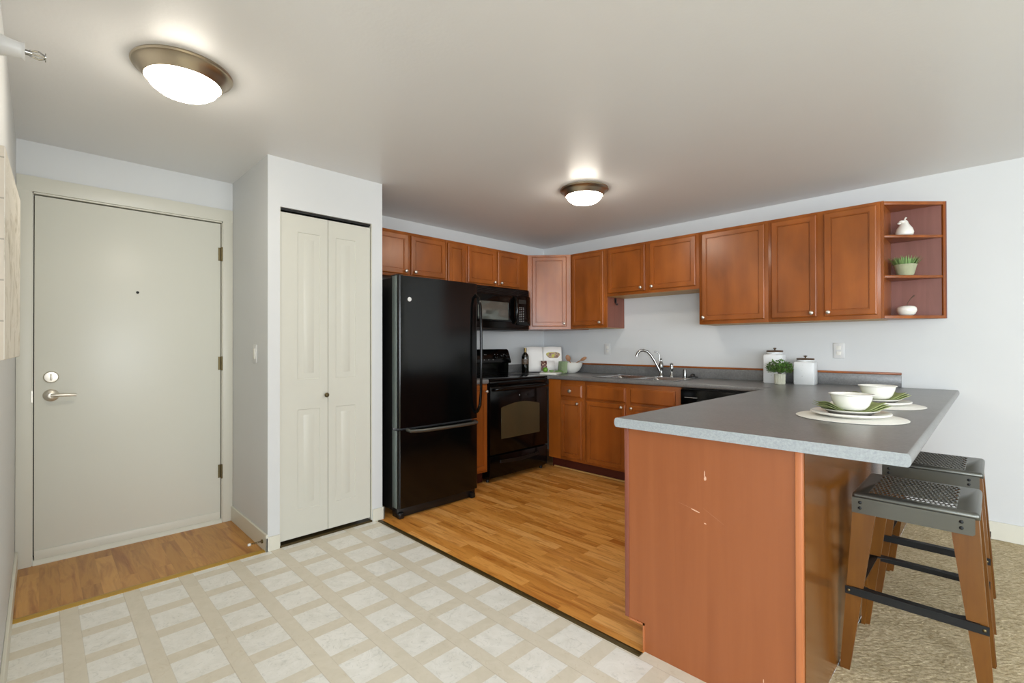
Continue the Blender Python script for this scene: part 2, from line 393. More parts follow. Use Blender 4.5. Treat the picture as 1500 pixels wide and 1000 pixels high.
# living room behind the camera, with the windows the daylight comes through
struct('wall_south', MB().box(-1.2, .95, -4.2, -4.1, 0, CZ).box(4.05, 4.2, -4.2, -4.1, 0, CZ).box(.95, 4.05, -4.2, -4.1, 0, .4).box(.95, 4.05, -4.2, -4.1, 2.2, CZ), M['wall'])
struct('wall_east', MB().box(4.2, 4.3, -4.2, -1.6, 0, CZ).box(4.2, 4.3, 2.0, YN, 0, CZ).box(4.2, 4.3, -1.6, 2.0, 0, .4).box(4.2, 4.3, -1.6, 2.0, 2.2, CZ), M['wall'])
# baseboards
bb = MB().box(XC, XC+.012, YE-.012, OY0-.002, 0, .084, .003).box(XC, XC+.012, OY1+.002, YC+.012, 0, .084, .003).box(XC-.08, XC+.012, YC, YC+.012, 0, .084, .003)
struct('baseboard_closet', bb, M['base'])
struct('baseboard_entry', MB().box(XW, XC+.012, YE-.012, YE, 0, .1, .003), M['base'])
struct('baseboard_left', MB().box(XW+.02, -1.2, YL, YL+.012, 0, .1, .003), M['base'])
struct('baseboard_north', MB().box(-.40, 4.2, YN-.014, YN, 0, .11, .003), M['base'])

# entry door
d = thing('door_1', None, None, (XW, .43, 0), kind='structure')
lf = MB().box(XW-.055, XW-.012, -.022, .885, .045, 2.05, .002); obj('door_leaf', lf, M['doorp'], d)
fr = MB()
for y0, y1 in ((YL+.001, -.03), (.893, YE-.001)): fr.box(XW, XW+.014, y0, y1, 0, 2.148, .002)
fr.box(XW, XW+.0142, YL+.001, YE-.001, 2.064, 2.148, .002)
fr.box(XW-.1, XW+.002, -.045, -.026, 0, 2.07).box(XW-.1, XW+.002, .889, .905, 0, 2.07).box(XW-.1, XW+.002, -.03, .893, 2.056, 2.07)
obj('door_casing', fr, M['cream'], d)
obj('door_gap_shade', MB().box(XW-.1, XW-.07, -.03, .893, 0, 2.06), M['dark'], d)  # dark sheet behind the leaf stands in for shade in the gaps
th = MB().prism([(XW-.1, 0), (XW-.1, .026), (XW-.013, .026), (XW-.002, .022), (XW+.014, .006), (XW+.014, 0)], 'y', -.026, .889); obj('threshold', th, M['cream'], d)
obj('door_sweep', MB().box(XW-.012, XW-.005, -.02, .883, .024, .075, .002), M['cream'], d)
for z in (1.84, 1.09, .35):
    h_ = MB().cyl((XW+.004, .889, z-.048), (XW+.004, .889, z+.048), .0065, seg=12).box(XW-.014, XW-.009, .87, .889, z-.045, z+.045)
    for k in (-.016, .016): h_.cyl((XW+.004, .889, z+k-.001), (XW+.004, .889, z+k+.001), .0075, seg=12)
    obj('hinge', h_, M['hinge'], d)
X0 = XW-.012
db = MB().lathe([(.033, 0), (.033, .006), (.028, .013), (.012, .015), (0, .015)], (X0, .046, 1.036), axis=(1, 0, 0))
dbo = obj('deadbolt', db, M['nickel'], d)
obj('thumb_turn', MB().box(X0+.013, X0+.03, .046-.004, .046+.004, 1.018, 1.054, .003), M['nickel'], dbo)
lv = MB().lathe([(.034, 0), (.034, .006), (.026, .014), (.014, .018), (.014, .045), (0, .047)], (X0, .046, .933), axis=(1, 0, 0))
lv.tube([(X0+.042, .046, .933), (X0+.048, .07, .935), (X0+.048, .11, .934), (X0+.044, .15, .930)], [.011, .010, .009, .007], 12)
obj('lever_handle', lv, M['nickel'], d)
obj('peephole', MB().lathe([(.008, 0), (.008, .002), (.003, .003), (0, .001)], (X0, .432, 1.543), 16, (1, 0, 0)), M['dark'], d)
obj('latch_plate', MB().box(XW-.02, XW+.0155, -.032, -.0275, .90, .965), M['nickel'], d)
# bifold closet door
d = thing('door_2', None, None, (XC-.03, 1.32, 0), kind='structure')
FX = XC-.012
def closet_leaf(y0, y1, px0, px1):
    m_ = MB(); m_.box(FX-.03, FX-.004, y0, y1, .03, 2.02)
    # front face with two raised panels, built as strips around the panels
    zs = [.03, .20, .815, 1.0, 1.914, 2.02]
    def q(a0, a1, z0, z1): m_._faces([(FX, a0, z0), (FX, a1, z0), (FX, a1, z1), (FX, a0, z1)], [(0, 1, 2, 3)])
    q(y0, px0, .03, 2.02); q(px1, y1, .03, 2.02); q(px0, px1, .03, .196); q(px0, px1, .815, 1.0); q(px0, px1, 1.914, 2.02)
    for z0, z1 in ((.196, .815), (1.0, 1.914)):
        m_.rings((FX, px0, z0), (0, 1, 0), (0, 0, 1), (1, 0, 0), px1-px0, z1-z0, [(0, 0), (.005, -.006), (.012, -.010), (.02, -.010), (.046, -.001), (.049, 0)])
    for a, b_ in (((y0, .03), (y0, 2.02)), ((y1, .03), (y1, 2.02)), ((y0, 2.02), (y1, 2.02)), ((y0, .03), (y1, .03))):
        m_._faces([(FX, a[0], a[1]), (FX, b_[0], b_[1]), (FX-.004, b_[0], b_[1]), (FX-.004, a[0], a[1])], [(0, 1, 2, 3)])
    return m_
l1_ = obj('door_leaf', closet_leaf(1.029, 1.3205, 1.131, 1.271), M['closetdoor'], d)
l2_ = obj('door_leaf', closet_leaf(1.3235, 1.617, 1.374, 1.512), M['closetdoor'], d)
obj('knob', MB().lathe([(.006, 0), (.006, .012), (.014, .018), (.015, .024), (.010, .030), (0, .031)], (FX, 1.306, .895), 20, (1, 0, 0)), M['hinge'], l1_)
obj('top_track', MB().box(FX-.03, FX-.005, OY0, OY1, 2.033, OZ), M['blkmat'], d)
obj('bottom_track', MB().box(FX-.05, XC+.002, OY0, OY1, 0, .012), M['bronze'], d)
obj('closet_shade_sheet', MB().box(FX-.25, FX-.24, OY0-.02, OY1+.02, 0, OZ+.05), M['dark'], d)  # dark sheet painted as the shade inside the closet
obj('jamb', MB().box(XC-.05, XC-.001, OY0, OY0+.004, 0, OZ).box(XC-.05, XC-.001, OY1-.004, OY1, 0, OZ), M['cream'], d)

# ================================================================== cabinets
ex, ey, ez = Vector((1, 0, 0)), Vector((0, 1, 0)), Vector((0, 0, 1))
DOORP = [(0, -.004), (0, .013), (.002, .0165), (.007, .019), (.036, .019), (.0375, .0165), (.041, .0165), (.0425, .009), (.0455, .009), (.047, .012)]
SLABP = [(0, -.004), (0, .009), (.010, .0165), (.012, .019)]
def knob_mb(p, n, r=.0145):
    return MB().lathe([(.006*r/.0145, 0), (.005*r/.0145, .012), (r*.8, .016), (r, .022), (r*.85, .029), (r*.4, .033), (0, .0335)], p, 18, n)
def cab_door(par, O, U, Nn, w_, h_, knob=None, slab=False, mat='cab', name=None, kr=.0145):
    mb = MB().rings(O, U, ez, Nn, w_, h_, SLABP if slab else DOORP)
    o = obj(name or 'door', mb, M[mat], par, smooth=22)
    if knob:
        p = Vector(O)+Vector(U)*knob[0]+ez*knob[1]+Vector(Nn)*.018
        obj('knob', knob_mb(p, Nn, kr), M['nickel'], o)
    return o
YU = 3.911-.019; UF = 3.911  # upper front carcass plane; doors stand proud of it
def upperN(label, x0, x1, z0, z1, doors, side=None):
    t = thing('wall_cabinet', label, 'cabinet', ((x0+x1)/2, (UF+YN)/2, z0))
    mb = MB().box(x0+.0005, x1-.0005, UF, YN-.001, z0, z1, .001)
    obj('cabinet_body', mb, M['cab'], t)
    if side:
        for xx in side: obj('side_panel', MB().box(xx-.0008, xx+.0008, UF+.018, YN-.002, z0+.001, z1-.001), M['cabside'], t)
    obj('bottom_panel', MB().box(x0+.004, x1-.004, UF+.02, YN-.002, z0-.002, z0+.001), M['under'], t)
    for a, b_, kx in doors:
        dz0 = z0+.027; dz1 = z1-.022
        cab_door(t, (a, UF, dz0), ex, -ey, b_-a, dz1-dz0, (kx-a, .027))
    return t
upperN('tall narrow cherry wall cabinet right of the angled corner cabinet', -3.08, -2.641, 1.381, 2.149, [(-3.055, -2.673, -2.705)], side=(-2.6415,))
upperN('short cherry wall cabinet with two doors above the sink', -2.641, -1.727, 1.681, 2.149, [(-2.618, -2.223, -2.255), (-2.175, -1.753, -2.145)])
upperN('wide single door cherry wall cabinet right of the short pair', -1.727, -1.196, 1.381, 2.149, [(-1.701, -1.218, -1.68)])
upperN('two door cherry wall cabinet beside the open end shelf', -1.196, -.517, 1.381, 2.149, [(-1.171, -.878, -.906), (-.833, -.537, -.805)])
# corner cabinet, set diagonally
t = thing('corner_wall_cabinet', 'angled cherry corner wall cabinet reflecting pale light', 'cabinet', (-3.5, 4.0, 1.375))
P0 = Vector((-3.42, 3.62, 0)); P1 = Vector((-3.083, UF, 0))
mb = MB().prism([(XW+.001, 3.62), (P0.x, P0.y), (P1.x, P1.y), (P1.x, YN-.001), (XW+.001, YN-.001)], 'z', 1.375, 2.149); obj('cabinet_body', mb, M['cab'], t)
U_ = (P1-P0).normalized(); L_ = (P1-P0).length; N_ = Vector((U_.y, -U_.x, 0))
cab_door(t, P0+U_*.045+ez*1.405, U_, N_, L_-.09, 2.149-1.405-.022, (L_-.09-.025, .03))
# west wall cabinets
XU = -3.42
def upperW(label, y0, y1, z0, z1, doors, kz=.022):
    t = thing('wall_cabinet', label, 'cabinet', ((XW+XU)/2, (y0+y1)/2, z0))
    obj('cabinet_body', MB().box(XW+.001, XU, y0+.0005, y1-.0005, z0, z1, .001), M['cab'], t)
    for a, b_, kx in doors:
        dz0 = z0+kz; dz1 = z1-.024
        cab_door(t, (XU, a, dz0), ey, ex, b_-a, dz1-dz0, (kx-a, .025) if kx else None)
    return t
upperW('cherry wall cabinet with two doors above the black refrigerator', 1.77, 2.56, 1.775, 2.149, [(1.80, 2.168, 2.135), (2.195, 2.546, 2.225)])
upperW('very narrow cherry wall cabinet between refrigerator and microwave', 2.56, 2.79, 1.381, 2.149, [(2.576, 2.771, None)])
upperW('short cherry wall cabinet with two doors above the microwave', 2.79, 3.618, 1.772, 2.149, [(2.805, 3.154, 3.125), (3.184, 3.487, 3.212)])
# end shelf
t = thing('corner_shelf_unit', 'open triangular cherry end shelf holding small white ornaments', 'shelf', (-.42, 4.1, 1.381))
S0 = (-.515, 3.913); S1 = (-.213, YN-.004); z0, z1 = 1.381, 2.149
obj('side_panel', MB().box(-.516, -.501, 3.913, YN-.002, z0, z1), M['cab'], t)
obj('back_panel', MB().box(-.501, -.213, YN-.010, YN-.002, z0, z1), M['shelfback'], t)
tri = lambda i=0.: [(-.501, 3.93+i), (-.501, YN-.01), (-.222-i, YN-.01)]
for zz, th_ in ((1.648, .017), (1.913, .017)): obj('shelf_board', MB().prism(tri(.004), 'z', zz, zz+th_, .001), M['cab'], t)
obj('bottom_board', MB().prism(tri(), 'z', z0, z0+.02), M['cab'], t)
obj('top_board', MB().prism(tri(), 'z', z1-.02, z1), M['cab'], t)
dU = (Vector((S1[0], S1[1], 0))-Vector((S0[0], S0[1], 0))).normalized(); dN = Vector((dU.y, -dU.x, 0)); LL = math.hypot(S1[0]-S0[0], S1[1]-S0[1])
def diag_box(mb, a, b_, za, zb, d0=-.017, d1=0.):
    O = Vector((S0[0], S0[1], 0)); ps = [O+dU*a+dN*d0, O+dU*b_+dN*d0, O+dU*b_+dN*d1, O+dU*a+dN*d1]
    return mb.prism([(p.x, p.y) for p in ps], 'z', za, zb, .001)
fm = MB(); diag_box(fm, 0, .012, z0, z1); diag_box(fm, LL-.022, LL, z0, z1); diag_box(fm, .012, LL-.022, z1-.022, z1); diag_box(fm, .012, LL-.022, z0, z0+.02)
obj('face_frame', fm, M['cab'], t)
# hook under the short cabinet
hk = MB().tube([(-2.6405, 4.06, 1.66), (-2.632, 4.06, 1.66), (-2.632, 4.06, 1.615), (-2.62, 4.06, 1.605), (-2.612, 4.06, 1.62)], .005, 8).box(-2.641, -2.636, 4.045, 4.075, 1.63, 1.675)
tag(obj('wall_hook', hk, M['blkmat']), 'small dark hook on the cabinet side above the left wall outlet', 'hook')

# ---- base cabinets, sink run
BF = 3.61
def baseN(label, x0, x1, fronts):
    t = thing('base_cabinet', label, 'cabinet', ((x0+x1)/2, (BF+YN)/2, 0))
    obj('cabinet_body', MB().box(x0+.0005, x1-.0005, BF, BF+.02, .105, .874, .001).box(x0+.0005, x0+.018, BF+.02, YN-.002, .105, .874).box(x1-.018, x1-.0005, BF+.02, YN-.002, .105, .874).box(x0+.018, x1-.018, BF+.02, YN-.002, .105, .12), M['cab'], t)
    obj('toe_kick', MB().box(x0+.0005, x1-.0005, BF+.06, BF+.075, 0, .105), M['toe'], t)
    for kind, a, b_, za, zb, k in fronts:
        cab_door(t, (a, BF, za), ex, -ey, b_-a, zb-za, k, kind != 'door', name=kind, kr=.02 if kind == 'drawer' else .0145)
    return t
t = thing('cabinet_filler', 'plain orange cherry filler panel right of the stove', 'cabinet', (-3.05, 3.7, 0))
obj('panel', MB().box(-3.125, -2.972, BF, BF+.02, .105, .874).box(-3.125, -3.105, BF+.02, YN-.002, .105, .874), M['lightcab'], t)
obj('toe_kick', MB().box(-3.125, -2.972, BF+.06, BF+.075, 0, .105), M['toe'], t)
baseN('narrow cherry base cabinet with one drawer and round knob', -2.971, -2.682, [('drawer', -2.962, -2.711, .716, .832, (.127, .058)), ('door', -2.962, -2.711, .135, .683, (.215, .525))])
baseN('cherry sink base cabinet with two false drawer fronts', -2.682, -1.742, [('false_drawer', -2.656, -2.243, .712, .838, None), ('door', -2.656, -2.243, .125, .695, (.385, .545)),
      ('false_drawer', -2.196, -1.788, .712, .838, None), ('door', -2.196, -1.788, .125, .695, (.025, .545))])
struct('trim_toe_moulding', MB().box(-3.10, -1.06, BF+.046, BF+.06, 0, .016, .005), M['under'])
# dishwasher
t = thing('dishwasher', 'black dishwasher under the worktop beside the sink cabinet', 'dishwasher', (-1.43, 3.9, 0))
obj('tub_body', MB().box(-1.738, -1.132, BF+.005, YN-.03, .09, .87), M['blkmat'], t)
dd = obj('door', MB().box(-1.735, -1.135, BF-.022, BF+.004, .11, .735, .004), M['blk'], t)
cp_ = obj('control_panel', MB().box(-1.735, -1.135, BF-.03, BF+.004, .742, .862, .006), M['blk'], t)
obj('vent_slot', MB().box(-1.70, -1.60, BF-.032, BF-.0295, .80, .805), M['greymark'], cp_)
obj('handle', MB().box(-1.60, -1.27, BF-.045, BF-.028, .752, .79, .006), M['blkmat'], cp_)
# narrow base cabinet between fridge and stove
t = thing('base_cabinet', 'sliver of cherry base cabinet between refrigerator and stove', 'cabinet', (-3.43, 2.65, 0))
obj('cabinet_body', MB().box(XW+.001, -3.125, 2.545, 2.785, .105, .874), M['cab'], t)
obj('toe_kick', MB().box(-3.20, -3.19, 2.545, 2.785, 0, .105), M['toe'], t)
cab_door(t, (-3.125, 2.556, .125), ey, ex, .216, .74, (.194, .685))
# ---- peninsula
PX0, PX1, PY0 = -1.06, -.424, 1.70
t = thing('peninsula_cabinet', 'cherry peninsula base with scuffed flat end panel', 'cabinet', (-.74, 2.6, 0))
obj('cabinet_body', MB().box(PX0+.02, PX1-.004, PY0+.02, BF, .105, .874), M['cab'], t)
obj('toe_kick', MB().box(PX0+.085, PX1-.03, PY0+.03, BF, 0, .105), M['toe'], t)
pp = MB().prism([(PX0+.016, .11), (PX0+.085, .11), (PX0+.085, 0), (-.444, 0), (-.444, .874), (PX0+.016, .874)], 'y', PY0, PY0+.016)
obj('end_panel', pp, M['panel'], t)
obj('end_panel_trim', MB().box(PX0-.002, PX0+.0155, PY0-.004, PY0+.02, .11, .874, .002), M['cabside'], t)
obj('toe_trim', MB().box(PX0+.016, PX0+.085, PY0-.003, PY0+.001, .102, .11).box(PX0+.078, PX0+.085, PY0-.003, PY0+.001, 0, .11), M['paneledge'], t)
obj('corner_trim', MB().box(-.4435, -.423, PY0-.006, PY0+.016, 0, .874, .002), M['paneledge'], t)
obj('back_panel', MB().box(-.430, -.421, PY0+.0165, YN-.002, 0, .874), M['back'], t)
for i, (a, b_) in enumerate(((1.73, 2.12), (2.17, 2.6), (2.65, 3.1))):   # doors facing the kitchen aisle
    cab_door(t, (PX0+.02, b_, .125), -ey, -ex, b_-a, .56, (.03, .53)); cab_door(t, (PX0+.02, b_, .712), -ey, -ex, b_-a, .126, (.2, .06), True, name='drawer')

# ---- worktops
def rounded_slab(poly, z0, z1, mb=None, r=.018):
    mb = mb or MB(); mb.prism(poly, 'z', z0, z1); return mb
WX0 = -3.735; CF = 3.585
def edge_prof(d):  # bullnose profile: outward distance, z
    zc, hh = .8955, .0185
    return [(-.012, zc-hh)]+[(-.010+.010*math.cos(a), zc+hh*math.sin(a)) for a in [math.radians(q) for q in range(-90, 91, 20)]]+[(-.012, zc+hh)]
t = thing('worktop', 'grey laminate L-shaped worktop with overhanging peninsula end', 'worktop', (-1.5, 3.5, .877))
SX0, SX1, SY0, SY1 = -2.60, -1.84, 3.68, 4.12   # sink cut-out
px0, px1, py0 = -1.094, -.157, 1.672
mb = MB()
Z0, Z1 = .877, .914
for (a, b_, c_, d_) in ((-3.10, SX0, CF+.012, YN-.0005), (SX1, px0+.012, CF+.012, YN-.0005), (SX0, SX1, CF+.012, SY0), (SX0, SX1, SY1, YN-.0005), (XW+.0005, -3.10, 3.56, YN-.0005)):
    mb.box(a, b_, c_, d_, Z0, Z1)
mb.box(px0+.012, px1-.012, py0, YN-.0005, Z0, Z1)
# bullnose edges
def nose(prof_dir, a, b_, axis, at):
    pts = edge_prof(0); mb.prism([(at+prof_dir*(q[0]), q[1]) for q in pts] if axis == 'y' else [(at+prof_dir*(q[0]), q[1]) for q in pts], axis, a, b_)
nose(-1, -3.10, px0+.012, 'x', CF)          # profile in (y,z), runs along x
nose(-1, py0, CF+.012, 'y', px0)            # profile in (x,z), runs along y
nose(1, py0, YN-.0005, 'y', px1)
obj('laminate_top', mb, M['lam'], t, smooth=30)
m, nt, b = newmat('daylit_laminate_edge'); v = coords(nt)
n1 = noise(nt, v, 130, 5, .8, .4); nt.links.new(ramp(nt, n1, [(.35, (140, 146, 150)), (.65, (164, 170, 172))]), b.inputs['Base Color']); b.inputs['Roughness'].default_value = .45; M['lamlit'] = m  # paler, bluer copy of the worktop laminate: daylight on the end painted in
ep = edge_prof(0)
cap = [(px0-q[0], q[1]) for q in ep] + [(px1+q[0], q[1]) for q in ep[::-1]]
obj('end_edge_band', MB().prism(cap, 'y', py0-.0015, py0+.0005), M['lamlit'], t, label='speckled edge band with daylight painted in')
bs = MB().box(XW+.019, -.447, YN-.019, YN-.0006, .9143, 1.000, .002); obj('backsplash', bs, M['lam'], t)
obj('backsplash', MB().box(XW+.0006, XW+.019, 3.565, YN-.0006, .9143, 1.000, .002), M['lam'], t)
obj('backsplash_trim', MB().box(XW+.019, -.446, YN-.022, YN-.0006, 1.0003, 1.016, .002), M['cab'], t)
t = thing('worktop', 'short grey worktop strip between refrigerator and stove', 'worktop', (-3.4, 2.65, .877))
obj('laminate_top', MB().box(XW+.0005, -3.10, 2.54, 2.785, Z0, Z1, .006), M['lam'], t)
obj('backsplash', MB().box(XW+.0006, XW+.019, 2.54, 2.785, .9143, 1.0, .002), M['lam'], t)

# ---- sink, faucet
t = thing('sink', 'double bowl stainless sink set into the worktop', 'sink', (-2.22, 3.9, .914))
def bowl_sink(x0, x1, y0, y1):
    return MB().rings((x0, y0, 0), ex, ey, ez, x1-x0, y1-y0, [(-.008, .918), (0, .916), (.006, .905), (.03, .76), (.06, .745)])
rim = MB()
for (a, b_, c_, d_) in ((-2.63, -1.81, 3.655, 3.69), (-2.63, -1.81, 4.06, 4.165), (-2.63, -2.59, 3.69, 4.06), (-1.85, -1.81, 3.69, 4.06), (-2.24, -2.20, 3.69, 4.06)):
    rim.box(a, b_, c_, d_, .9142, .9182)
obj('rim', rim, M['steel'], t)
obj('basin', bowl_sink(-2.59, -2.24, 3.69, 4.06), M['steel'], t); obj('basin', bowl_sink(-2.20, -1.85, 3.69, 4.06), M['steel'], t)
t = thing('faucet', 'chrome arched kitchen faucet with curved lever on top', 'faucet', (-2.174, 4.10, .9184))
F0 = Vector((-2.174, 4.10, .9184))
obj('base_body', MB().lathe([(.027, 0), (.027, .01), (.02, .02), (.017, .05), (.02, .075), (.024, .095), (.02, .12), (.013, .135), (.009, .15), (.012, .162), (0, .172)], F0), M['chrome'], t)
dv = Vector((-.75, -.62, 0)).normalized()
pts = []
for a_, b_ in ((0.01, .045), (.03, .085), (.06, .145), (.09, .195), (.125, .232), (.16, .243), (.19, .238), (.213, .215), (.222, .185)): pts.append(F0+dv*a_+ez*b_)
obj('spout', MB().tube(pts, [.013, .012, .012, .012, .012, .012, .012, .013, .014]), M['chrome'], t)
pts = [F0+dv*a_+ez*b_ for a_, b_ in ((0, .15), (.004, .175), (-.0, .2), (.02, .225), (.05, .232))]
obj('lever', MB().tube([F0+Vector((0, 0, .125)), F0+dv*.018+ez*.155, F0+dv*.012+ez*.19, F0+dv*.03+ez*.222, F0+dv*.06+ez*.232], [.008, .006, .005, .005, .007]), M['chrome'], t)
sp_ = thing('side_sprayer', 'short chrome side sprayer right of the faucet', 'sprayer', (-2.07, 4.10, .9184))
obj('spray_base', MB().lathe([(.022, 0), (.02, .012), (.013, .03), (.011, .05), (0, .05)], (-2.07, 4.10, .9184)), M['chrome'], sp_)
obj('spray_head', MB().lathe([(.010, .045), (.017, .07), (.018, .09), (.012, .105), (.016, .12), (0, .13)], (-2.07, 4.10, .9184)), M['chrome'], sp_)
t = obj('soap_dispenser', MB().lathe([(.02, 0), (.02, .004), (.0155, .006), (.0155, .07), (.014, .074), (0, .075)], (-1.945, 4.10, .9184)), M['chrome']); tag(t, 'plain chrome air gap cylinder right of the sprayer', 'fitting')
t = obj('sink_stopper', MB().lathe([(.045, 0), (.045, .006), (.02, .016), (.018, .028), (.012, .034), (0, .034)], (-1.885, 4.13, .9184+.0002)), M['blkmat']); tag(t, 'black rubber stopper lying at the right sink corner', 'stopper')

# ---- refrigerator
t = thing('refrigerator', 'black bottom-freezer refrigerator beside the closet', 'refrigerator', (-3.28, 2.12, 0))
FY0, FY1 = 1.765, 2.49
obj('cabinet_body', MB().box(-3.60, -2.985, FY0, FY1, .05, 1.69, .006), M['blkmat'], t)
def fdoor(z0, z1):
    pr_ = [(-2.975, FY0), (-2.925, FY0-.003)] + [(-2.925+.024*math.sin(math.radians(a)), FY0+.02-.02*math.cos(math.radians(a))) for a in (20, 45, 70, 90)]
    n = 10
    pr_ += [(-2.901+.010*math.sin(math.pi*i/n), FY0+.02+(FY1-FY0-.04)*i/n) for i in range(1, n)]
    pr_ += [(-2.925+.024*math.sin(math.radians(a)), FY1-.02+.02*math.cos(math.radians(a))) for a in (90, 70, 45, 20)] + [(-2.925, FY1+.003), (-2.975, FY1)]
    return MB().prism(pr_, 'z', z0, z1)
up_ = obj('door', fdoor(.632, 1.70), M['blktex'], t); lo = obj('freezer_drawer', fdoor(.075, .618), M['blktex'], t)
for par, z0, z1 in ((up_, .634, 1.698), (lo, .077, .616)):
    obj('door_edge', MB().box(-2.976, -2.918, FY0-.0045, FY0-.0005, z0, z1, .001), M['edgesheen'], par, label='grey vertical door edge with painted reflection')
obj('gasket', MB().box(-2.985, -2.975, FY0+.006, FY1-.006, .08, 1.685), M['greymark'], t)
obj('handle', MB().tube([(-2.905, 2.468, 1.61), (-2.872, 2.470, 1.585), (-2.852, 2.474, 1.52), (-2.845, 2.474, 1.35), (-2.843, 2.474, 1.1), (-2.847, 2.474, .85), (-2.856, 2.472, .74), (-2.88, 2.468, .69), (-2.905, 2.466, .675)], [.012, .012, .012, .011, .011, .011, .012, .012, .012], 12), M['blk'], up_)
obj('handle', MB().tube([(-2.90, 1.835, .628-.01), (-2.865, 1.84, .612), (-2.855, 1.93, .606), (-2.852, 2.15, .604), (-2.855, 2.36, .603), (-2.865, 2.445, .606), (-2.90, 2.452, .608)], .0125, 12), M['iron'], lo)
bd = obj('round_badge', MB().lathe([(.0155, 0), (.0155, .002), (.011, .003), (.0105, .0015), (.006, .0015), (.0055, .003), (0, .003)], (-2.899, 1.853, 1.536), 24, (1, 0, 0)), M['whiteplastic'], up_, label='round white badge')
obj('base_grille', MB().box(-3.0, -2.93, FY0+.01, FY1-.01, .005, .07, .004), M['blkmat'], t)
for y in (FY0+.03, FY1-.045): obj('roller_foot', MB().box(-2.95, -2.905, y-.02, y+.02, 0, .045, .008), M['blkmat'], t)
obj('hinge_cover', MB().box(-3.02, -2.93, FY0+.01, FY0+.06, 1.69, 1.712, .006), M['blkmat'], t)

# ---- stove
RY0, RY1, RF = 2.79, 3.557, -3.10
t = thing('stove', 'black freestanding electric stove with curved oven window', 'stove', (-3.4, 3.17, 0))
obj('stove_body', MB().box(-3.70, RF-.03, RY0, RY1, .03, .895, .003), M['blk'], t)
obj('cooktop', MB().box(-3.66, RF+.004, RY0-.001, RY1+.001, .896, .914, .006), M['blk'], t)
bw = MB().prism([(-3.71, .9145), (-3.71, 1.14), (-3.69, 1.162), (-3.665, 1.17), (-3.645, 1.155), (-3.60, 1.04), (-3.605, 1.025), (-3.64, 1.02), (-3.645, .9145)], 'y', RY0+.01, RY1-.005)
bp = obj('control_backguard', bw, M['blk'], t)
def guard_pt(y, s): # point on the slanted face
    return Vector((-3.645+.045*s+.001, y, 1.155-.115*s))
gn = Vector((.115, 0, .045)).normalized()
for y in (2.86, 2.95, 3.34, 3.43, 3.50):
    obj('burner_dial', MB().lathe([(.021, 0), (.02, .014), (.015, .018), (0, .018)], guard_pt(y, .6 if y < 3.4 else .45), 20, gn), M['blk'], bp)
for y in (3.30, 3.34, 3.38, 3.43, 3.47, 3.50, 3.16, 3.20, 3.24, 3.18, 3.22):
    p = guard_pt(y, .35 if int(y*100) % 3 else .8)
    obj('dial_mark', MB().cyl(p, p+gn*.0015, .004, seg=8), M['greymark'], bp)
od = obj('oven_door', MB().box(RF-.03, RF+.006, RY0+.004, RY1-.004, .245, .845, .008), M['blk'], t)
# window: arched top
wp = [(2.925, .375), (3.435, .375)]; nn = 12
for i in range(nn+1):
    u = i/nn; wp.append((3.435-.51*u, .655+.035*math.sin(math.pi*u)-.0*u))
obj('oven_window', MB().prism(wp, 'x', RF+.0065, RF+.0085, .0008, 1), M['win'], od)
obj('handle', MB().tube([(RF, RY0+.03, .818), (RF+.04, RY0+.045, .822)] + [(RF+.05+.008*math.sin(math.pi*i/8), RY0+.06+(RY1-RY0-.12)*i/8, .824) for i in range(9)] + [(RF+.04, RY1-.045, .822), (RF, RY1-.03, .818)], .013, 12), M['blk'], od)
obj('front_trim', MB().box(RF-.03, RF+.002, RY0, RY1, .85, .893, .004), M['blk'], t)
obj('door_emblem', MB().box(RF+.006, RF+.0075, 3.155, 3.165, .745, .757), M['greymark'], od)
dr = obj('storage_drawer', MB().box(RF-.03, RF+.004, RY0+.004, RY1-.004, .045, .232, .008), M['blk'], t)
hp = [(2.91+.52*i/10, .165-.018*math.sin(math.pi*i/10)) for i in range(11)]+[(3.43-.52*i/10, .19-.012*math.sin(math.pi*i/10)) for i in range(11)]
obj('drawer_grip', MB().prism(hp, 'x', RF+.003, RF+.012, .002, 1), M['blkmat'], dr)
for y in (RY0+.03, RY1-.03): obj('foot', MB().cyl((-3.16, y, 0), (-3.16, y, .05), .015), M['blkmat'], t)
# ---- microwave
t = thing('microwave', 'black over-range microwave hanging above the stove', 'microwave', (-3.53, 3.17, 1.36))
MX = -3.345
cy_ = [(-3.73, 2.80), (-3.73, 3.555), (MX, 3.555)] + [(MX+.018*math.sin(math.pi*i/10), 3.555-.755*i/10) for i in range(1, 10)] + [(MX, 2.80)]
obj('microwave_body', MB().prism(cy_, 'z', 1.375, 1.768), M['blk'], t)
dr = obj('door', MB().box(MX-.01, MX+.026, 2.805, 3.335, 1.435, 1.69, .012), M['blk'], t)
obj('door_window', MB().box(MX+.0255, MX+.028, 2.85, 3.235, 1.455, 1.625, .004), M['mwwin'], dr)
obj('handle', MB().tube([(MX+.02, 3.325, 1.69), (MX+.045, 3.327, 1.66), (MX+.055, 3.33, 1.56), (MX+.045, 3.327, 1.46), (MX+.02, 3.325, 1.425)], [.012, .016, .022, .016, .012], 12), M['blk'], dr)
cpn = obj('control_panel', MB().box(MX-.01, MX+.022, 3.355, 3.552, 1.41, 1.70, .004), M['blk'], t)
kp = MB()
for r_ in range(9):
    for c__ in range(3): kp.box(MX+.0215, MX+.0228, 3.395+c__*.026, 3.409+c__*.026, 1.445+r_*.017, 1.451+r_*.017)
obj('keypad', kp, M['greymark'], cpn); obj('display', MB().box(MX+.0215, MX+.023, 3.385, 3.49, 1.625, 1.665), M['dark'], cpn)
vg = MB()
for i in range(6): vg.box(MX-.004, MX+.018, 2.82, 3.54, 1.706+i*.009, 1.709+i*.009)
obj('vent_grille', vg, M['blkmat'], t)
